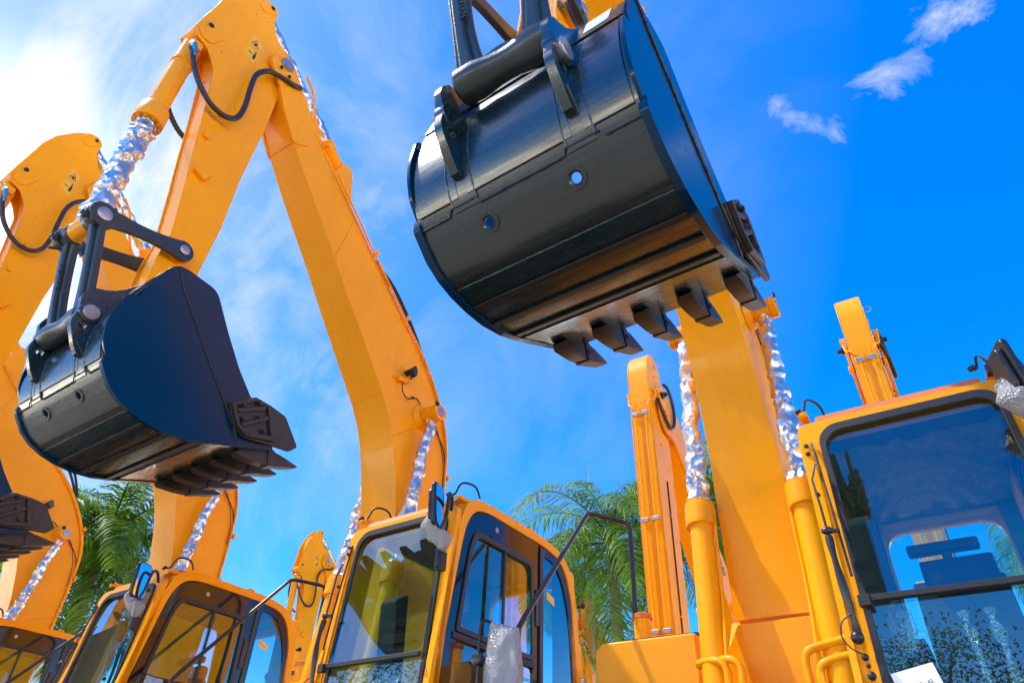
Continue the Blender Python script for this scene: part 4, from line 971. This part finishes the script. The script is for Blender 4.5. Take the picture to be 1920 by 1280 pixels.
# ------------------------------------------------------------------ palms
def palm(loc, H_, seed, label, L=3.2, nf=20, thick=.17, skip_low=False):
    rnd = random.Random(seed); root = empty('palm_tree', loc, 0, label, 'palm tree')
    m = MB(); n_ = 26; m.sweep([(math.sin(i*.12)*.08, 0, H_*i/n_) for i in range(n_+1)], [thick*(1.25-.35*i/n_+(.03 if i % 2 else 0)) for i in range(n_+1)], 14)
    tr_ = m.build('trunk', trunkm, root, 0)
    m = MB(); m.sweep([(0, 0, H_-.1), (0, 0, H_+.3), (0, 0, H_+.9)], [thick*1.0, thick*1.05, .08], 12); m.build('crown_shaft', palm_leaf, root)
    m = MB(); ms = MB()
    for k in range(nf):
        az = 2*math.pi*(k*.382)+rnd.uniform(-.2, .2); el0 = R(78-118*k/nf)+rnd.uniform(-.12, .12); LL = L*rnd.uniform(.85, 1.1)*(.8 if k < 3 else 1)
        p = Vector((0, 0, H_+.6)); e = el0; pts = [p.copy()]; nseg = 22; dirs = []
        for i in range(nseg):
            dvec = Vector((math.cos(az)*math.cos(e), math.sin(az)*math.cos(e), math.sin(e))); dirs.append(dvec); p = p+dvec*LL/nseg; pts.append(p.copy()); e -= R(4.2+2.6*i/nseg)*(.7+.6*rnd.random())
        ms.sweep(pts, [.035*(1-i/(nseg+2)) for i in range(nseg+1)], 5)
        side = Vector((-math.sin(az), math.cos(az), 0))
        for i in range(3, nseg):
            for sub in range(4):
                t = (i+sub/4)/nseg; q = pts[i].lerp(pts[i+1], sub/4+rnd.uniform(-.1, .1)); dv = dirs[i]
                ll = LL*.24*math.sin(math.pi*min(1, .12+t*.86))**.6*rnd.uniform(.8, 1.15)
                for s in (-1, 1):
                    tw = rnd.uniform(-.5, .5); up = dv.cross(side*s).normalized()
                    if up.z < 0: up = -up
                    d0 = (side*s*rnd.uniform(.7, 1)+dv*rnd.uniform(.35, .7)+up*rnd.uniform(-.25, .35)).normalized()
                    a_ = q; w_ = .013+.012*rnd.random(); wd = dv.cross(d0).cross(d0).normalized()*w_; wd = (wd+up*w_*tw)
                    b_ = a_+d0*ll*.4; d1 = (d0+Vector((0, 0, -.65))).normalized(); c_ = b_+d1*ll*.35; d2 = (d1+Vector((0, 0, -1.1))).normalized(); e_ = c_+d2*ll*.35
                    m.add([a_-wd*.5, a_+wd*.5, b_-wd, b_+wd, c_-wd*.8, c_+wd*.8, e_], [[0, 1, 3, 2], [2, 3, 5, 4], [4, 5, 6]])
    fr = m.build('crown', palm_leaf, root, angle=180); ms.build('frond_stem', palm_leaf, root)
    return root
palm((-9.2, 20.5, 0), 9.1, 3, 'broad green palm behind the middle machines, in front of open sky', 4.9, 28)
palm((-5.2, 21.5, 0), 10.0, 5, 'green palm partly hidden by the foil wrapped cylinder and upright boom', 4.6, 28)
palm((-17.9, 8.7, 0), 6.6, 8, 'shaggy green palm between the two left hand booms', 3.6, 32)
palm((-26.0, 9.5, 0), 9.5, 12, 'palm tips showing low at the left frame edge', 3.6, 20)
palm((2.9, 20.0, 0), 7.2, 15, 'palm seen through the nearest cab rear window', 3.6, 20)
palm((-13.2, 24.5, 0), 10.0, 18, 'far small palm peeping over the middle cab roof', 3.0, 18)
m = MB(); m.sweep([(0, 0, 0), (0, 0, 6), (.02, 0, 12.6)], [.05, .035, .012], 8)
an = m.build('antenna_mast', paint('pale_green_metal', (.2, .4, .35), .5)); an.location = (-9.85, 20.3, 0); an['label'] = 'thin pale mast rising above the middle palm'; an['category'] = 'antenna'
# broad trees across the yard, mirrored in the cab glass
def tree(loc, H_, seed, label):
    rnd = random.Random(seed); root = empty('tree', loc, 0, label, 'tree', 'trees across the yard mirrored in the cab glass')
    m = MB(); m.sweep([(0, 0, 0), (.1, .05, H_*.25), (0, .1, H_*.5)], [.35, .28, .2], 10); tips = []
    for k in range(9):
        az = k*.7+rnd.random()*.4; r_ = H_*rnd.uniform(.25, .45); t_ = Vector((math.cos(az)*r_, math.sin(az)*r_, H_*rnd.uniform(.6, .9))); tips.append(t_)
        m.sweep(smooth_path([(0, .05, H_*.35), t_*.5+Vector((0, 0, H_*.12)), t_], 3), [.16, .15, .13, .1, .08, .06, .03], 6)
    m.build('trunk', barkm, root); m = MB()
    for t_ in tips+[Vector((0, 0, H_*.85))]:
        for j in range(900):
            v = Vector((rnd.gauss(0, 1), rnd.gauss(0, 1), rnd.gauss(0, .45)))*H_*.11; c = t_+v; s_ = rnd.uniform(.05, .1)
            a_ = Vector((rnd.uniform(-1, 1), rnd.uniform(-1, 1), rnd.uniform(-1, 1))).normalized()*s_; b_ = a_.orthogonal().normalized()*s_*.6
            m.add([c-a_, c-b_, c+a_, c+b_], [[0, 1, 2, 3]])
    m.build('crown', tree_leaf, root, angle=180)
TR = [(-34, -20, 12, 'tree mirrored in the second cab, farthest to the left across the yard'), (-24, -26, 12, 'dense spreading tree across the yard, mirrored in the middle cab lower pane'), (-12, -30, 10, 'tree across the yard just beside the one mirrored at the left of the nearest pane'),
      (-3, -28, 9.5, 'tree across the yard mirrored at the left of the nearest cab lower pane'), (4.5, -30, 8.5, 'low tree across the yard, mirrored mid way in the nearest lower pane'), (13, -26, 9.5, 'wide dark tree across the yard, mirrored right in the nearest lower pane')]
for i, (x, y, h, lab) in enumerate(TR): tree((x, y, 0), h, 40+i, lab)

# ------------------------------------------------------------------ ground
m = MB(); m.add([(-900, -900, 0), (900, -900, 0), (900, 900, 0), (-900, 900, 0)], [[0, 1, 2, 3]])
g = m.build('ground', yard); g['kind'] = 'structure'

# ------------------------------------------------------------------ camera
cam = bpy.data.cameras.new('camera'); co = bpy.data.objects.new('camera', cam); col.objects.link(co); scene.camera = co
cam.sensor_width = 36; cam.lens = 36*1280/1920; cam.clip_end = 4000; cam.clip_start = .05
pitch, roll, yaw = R(37.5), R(2.22), R(33.35)
Fv = Vector((0, math.cos(pitch), math.sin(pitch))); Rv = Vector((1, 0, 0)); Uv = Vector((0, -math.sin(pitch), math.cos(pitch)))
R2 = math.cos(roll)*Rv+math.sin(roll)*Uv; U2 = -math.sin(roll)*Rv+math.cos(roll)*Uv
Z_ = Matrix.Rotation(yaw, 3, 'Z'); Fv, R2, U2 = Z_ @ Fv, Z_ @ R2, Z_ @ U2
M = Matrix.Identity(4)
for j in range(3): M[j][0], M[j][1], M[j][2] = R2[j], U2[j], -Fv[j]
M[2][3] = 1.0
co.matrix_world = M

# ------------------------------------------------------------------ sun and sky
SUN_AZ, SUN_EL = -116, 60          # azimuth from +y, negative towards -x
sd = Vector((math.sin(R(SUN_AZ))*math.cos(R(SUN_EL)), math.cos(R(SUN_AZ))*math.cos(R(SUN_EL)), math.sin(R(SUN_EL))))
su = bpy.data.lights.new('sun', 'SUN'); so = bpy.data.objects.new('sun', su); col.objects.link(so)
su.energy = 5.0; su.angle = R(.53); su.color = (1, .97, .9); so.rotation_euler = sd.to_track_quat('Z', 'Y').to_euler()
w = bpy.data.worlds.new('World'); scene.world = w; w.use_nodes = True; n = w.node_tree
for x in list(n.nodes): n.nodes.remove(x)
out = n.nodes.new('ShaderNodeOutputWorld'); bg = n.nodes.new('ShaderNodeBackground'); lk(n, bg.outputs[0], out.inputs[0]); bg.inputs[1].default_value = .1
sky = n.nodes.new('ShaderNodeTexSky'); sky.sky_type = 'NISHITA'; sky.sun_disc = False; sky.sun_elevation = R(SUN_EL); sky.sun_rotation = R(SUN_AZ); sky.altitude = 0; sky.air_density = 1; sky.dust_density = .3; sky.ozone_density = 2
tc = n.nodes.new('ShaderNodeTexCoord')
def math_(op, a, b=None, c=None, clamp=False):
    x = n.nodes.new('ShaderNodeMath'); x.operation = op; x.use_clamp = clamp
    for i, v in enumerate((a, b, c)):
        if v is None: continue
        if isinstance(v, (int, float)): x.inputs[i].default_value = v
        else: lk(n, v, x.inputs[i])
    return x.outputs[0]
def vdot(vec):
    x = n.nodes.new('ShaderNodeVectorMath'); x.operation = 'DOT_PRODUCT'; lk(n, tc.outputs['Generated'], x.inputs[0]); x.inputs[1].default_value = vec; return x.outputs['Value']
def mixc(f, a, b):
    x = n.nodes.new('ShaderNodeMix'); x.data_type = 'RGBA'
    if isinstance(f, (int, float)): x.inputs[0].default_value = f
    else: lk(n, f, x.inputs[0])
    for k, v in ((6, a), (7, b)):
        if isinstance(v, tuple): x.inputs[k].default_value = (*v, 1)
        else: lk(n, v, x.inputs[k])
    return x.outputs[2]
hs = n.nodes.new('ShaderNodeHueSaturation'); hs.inputs['Saturation'].default_value = 1.62; hs.inputs['Value'].default_value = 3.6; hs.inputs['Hue'].default_value = .512; lk(n, sky.outputs[0], hs.inputs['Color'])
hd = Vector((math.sin(R(-83))*math.cos(R(37)), math.cos(R(-83))*math.cos(R(37)), math.sin(R(37))))
dt = vdot(tuple(hd))
# thin high haze, thicker towards the sun
rmp = n.nodes.new('ShaderNodeValToRGB'); lk(n, dt, rmp.inputs[0]); e = rmp.color_ramp.elements
e[0].position = .25; e[0].color = (0, 0, 0, 1); e[1].position = 1; e[1].color = (1, 1, 1, 1)
for p, v in ((.45, .0), (.6, .05), (.75, .1), (.866, .17), (.94, .36), (.98, .64), (.996, .97)):
    q = e.new(p); q.color = (v, v, v, 1)
def noise_(scale, sc, det=6, rough=.6, dist=0):
    mp = n.nodes.new('ShaderNodeMapping'); mp.inputs['Scale'].default_value = sc; mp.inputs['Rotation'].default_value = (.3, .5, .9); lk(n, tc.outputs['Generated'], mp.inputs[0])
    x = n.nodes.new('ShaderNodeTexNoise'); x.inputs['Scale'].default_value = scale; x.inputs['Detail'].default_value = det; x.inputs['Roughness'].default_value = rough; x.inputs['Distortion'].default_value = dist; lk(n, mp.outputs[0], x.inputs['Vector']); return x.outputs[0]
n1 = noise_(2.6, (1, 1.6, 1), 8, .62, .6)
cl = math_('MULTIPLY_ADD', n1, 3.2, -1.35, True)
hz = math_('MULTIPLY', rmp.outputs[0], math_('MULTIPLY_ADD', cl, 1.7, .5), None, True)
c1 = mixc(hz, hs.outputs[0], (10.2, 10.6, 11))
glow = math_('MULTIPLY', math_('POWER', math_('MAXIMUM', math_('MULTIPLY_ADD', dt, 50.0, -49.0), 0), 2), .5, None, True)
c1 = mixc(glow, c1, (26, 26, 25))
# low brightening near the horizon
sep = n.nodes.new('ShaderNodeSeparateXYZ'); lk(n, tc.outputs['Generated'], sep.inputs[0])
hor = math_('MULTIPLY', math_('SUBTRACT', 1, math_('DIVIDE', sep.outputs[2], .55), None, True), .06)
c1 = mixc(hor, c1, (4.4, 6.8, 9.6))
fill_band = math_('SUBTRACT', 1, math_('DIVIDE', sep.outputs[2], .17), None, True)  # very bright band added to light the shaded faces, mostly out of view
c1 = mixc(math_('MULTIPLY', fill_band, fill_band), c1, (165, 142, 112))
# small torn clouds at chosen places of the sky
def dirv(az, el): return Vector((math.sin(R(az))*math.cos(R(el)), math.cos(R(az))*math.cos(R(el)), math.sin(R(el))))
nf_ = noise_(11, (1, 1.5, 1), 10, .68, .7)
def cloud(az, el, az2, el2, a, b, thr):
    c = dirv(az, el); ex = dirv(az2, el2)-c; ex = (ex-c*ex.dot(c)).normalized(); ey = c.cross(ex)
    sh = n.nodes.new('ShaderNodeVectorMath'); sh.operation = 'SUBTRACT'; lk(n, tc.outputs['Generated'], sh.inputs[0]); sh.inputs[1].default_value = c
    def dd(v):
        x = n.nodes.new('ShaderNodeVectorMath'); x.operation = 'DOT_PRODUCT'; lk(n, sh.outputs[0], x.inputs[0]); x.inputs[1].default_value = v; return x.outputs['Value']
    u = math_('POWER', math_('DIVIDE', dd(tuple(ex)), a), 2); v = math_('POWER', math_('DIVIDE', dd(tuple(ey)), b), 2); w3 = math_('POWER', math_('DIVIDE', dd(tuple(c)), .4), 2)
    r_ = math_('SUBTRACT', 1, math_('ADD', math_('ADD', u, v), w3), None)
    r_ = math_('MAXIMUM', r_, -1)
    return math_('MULTIPLY', math_('MULTIPLY_ADD', nf_, 4.0, math_('MULTIPLY_ADD', r_, .9, -2.5), True), thr)
ms_ = [cloud(18.0, 52.0, 22.0, 51.3, .085, .03, .7), cloud(11.2, 50.9, 14, 52.2, .05, .05, .62), cloud(2.0, 50.6, 4.1, 49.0, .062, .026, .6), cloud(-47.9, 47.5, -45, 48.3, .1, .035, .28), cloud(-50, 31, -46, 27, .2, .06, .3), cloud(-62, 40, -58, 36, .2, .07, .3), cloud(-44, 24, -40, 22, .2, .05, .25)]
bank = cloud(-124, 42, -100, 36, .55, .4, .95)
tot = ms_[0]
for q in ms_[1:]: tot = math_('MAXIMUM', tot, q)
c1 = mixc(tot, c1, (7.8, 8.8, 10))
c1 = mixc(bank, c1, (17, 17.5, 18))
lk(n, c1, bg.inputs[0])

# ------------------------------------------------------------------ render settings
scene.view_settings.view_transform = 'Standard'; scene.view_settings.look = 'None'; scene.view_settings.exposure = 0; scene.view_settings.gamma = 1
scene.render.resolution_x = 1024; scene.render.resolution_y = 682
scene.cycles.max_bounces = 10; scene.cycles.transparent_max_bounces = 16; scene.cycles.use_denoising = True; scene.cycles.sample_clamp_indirect = 8
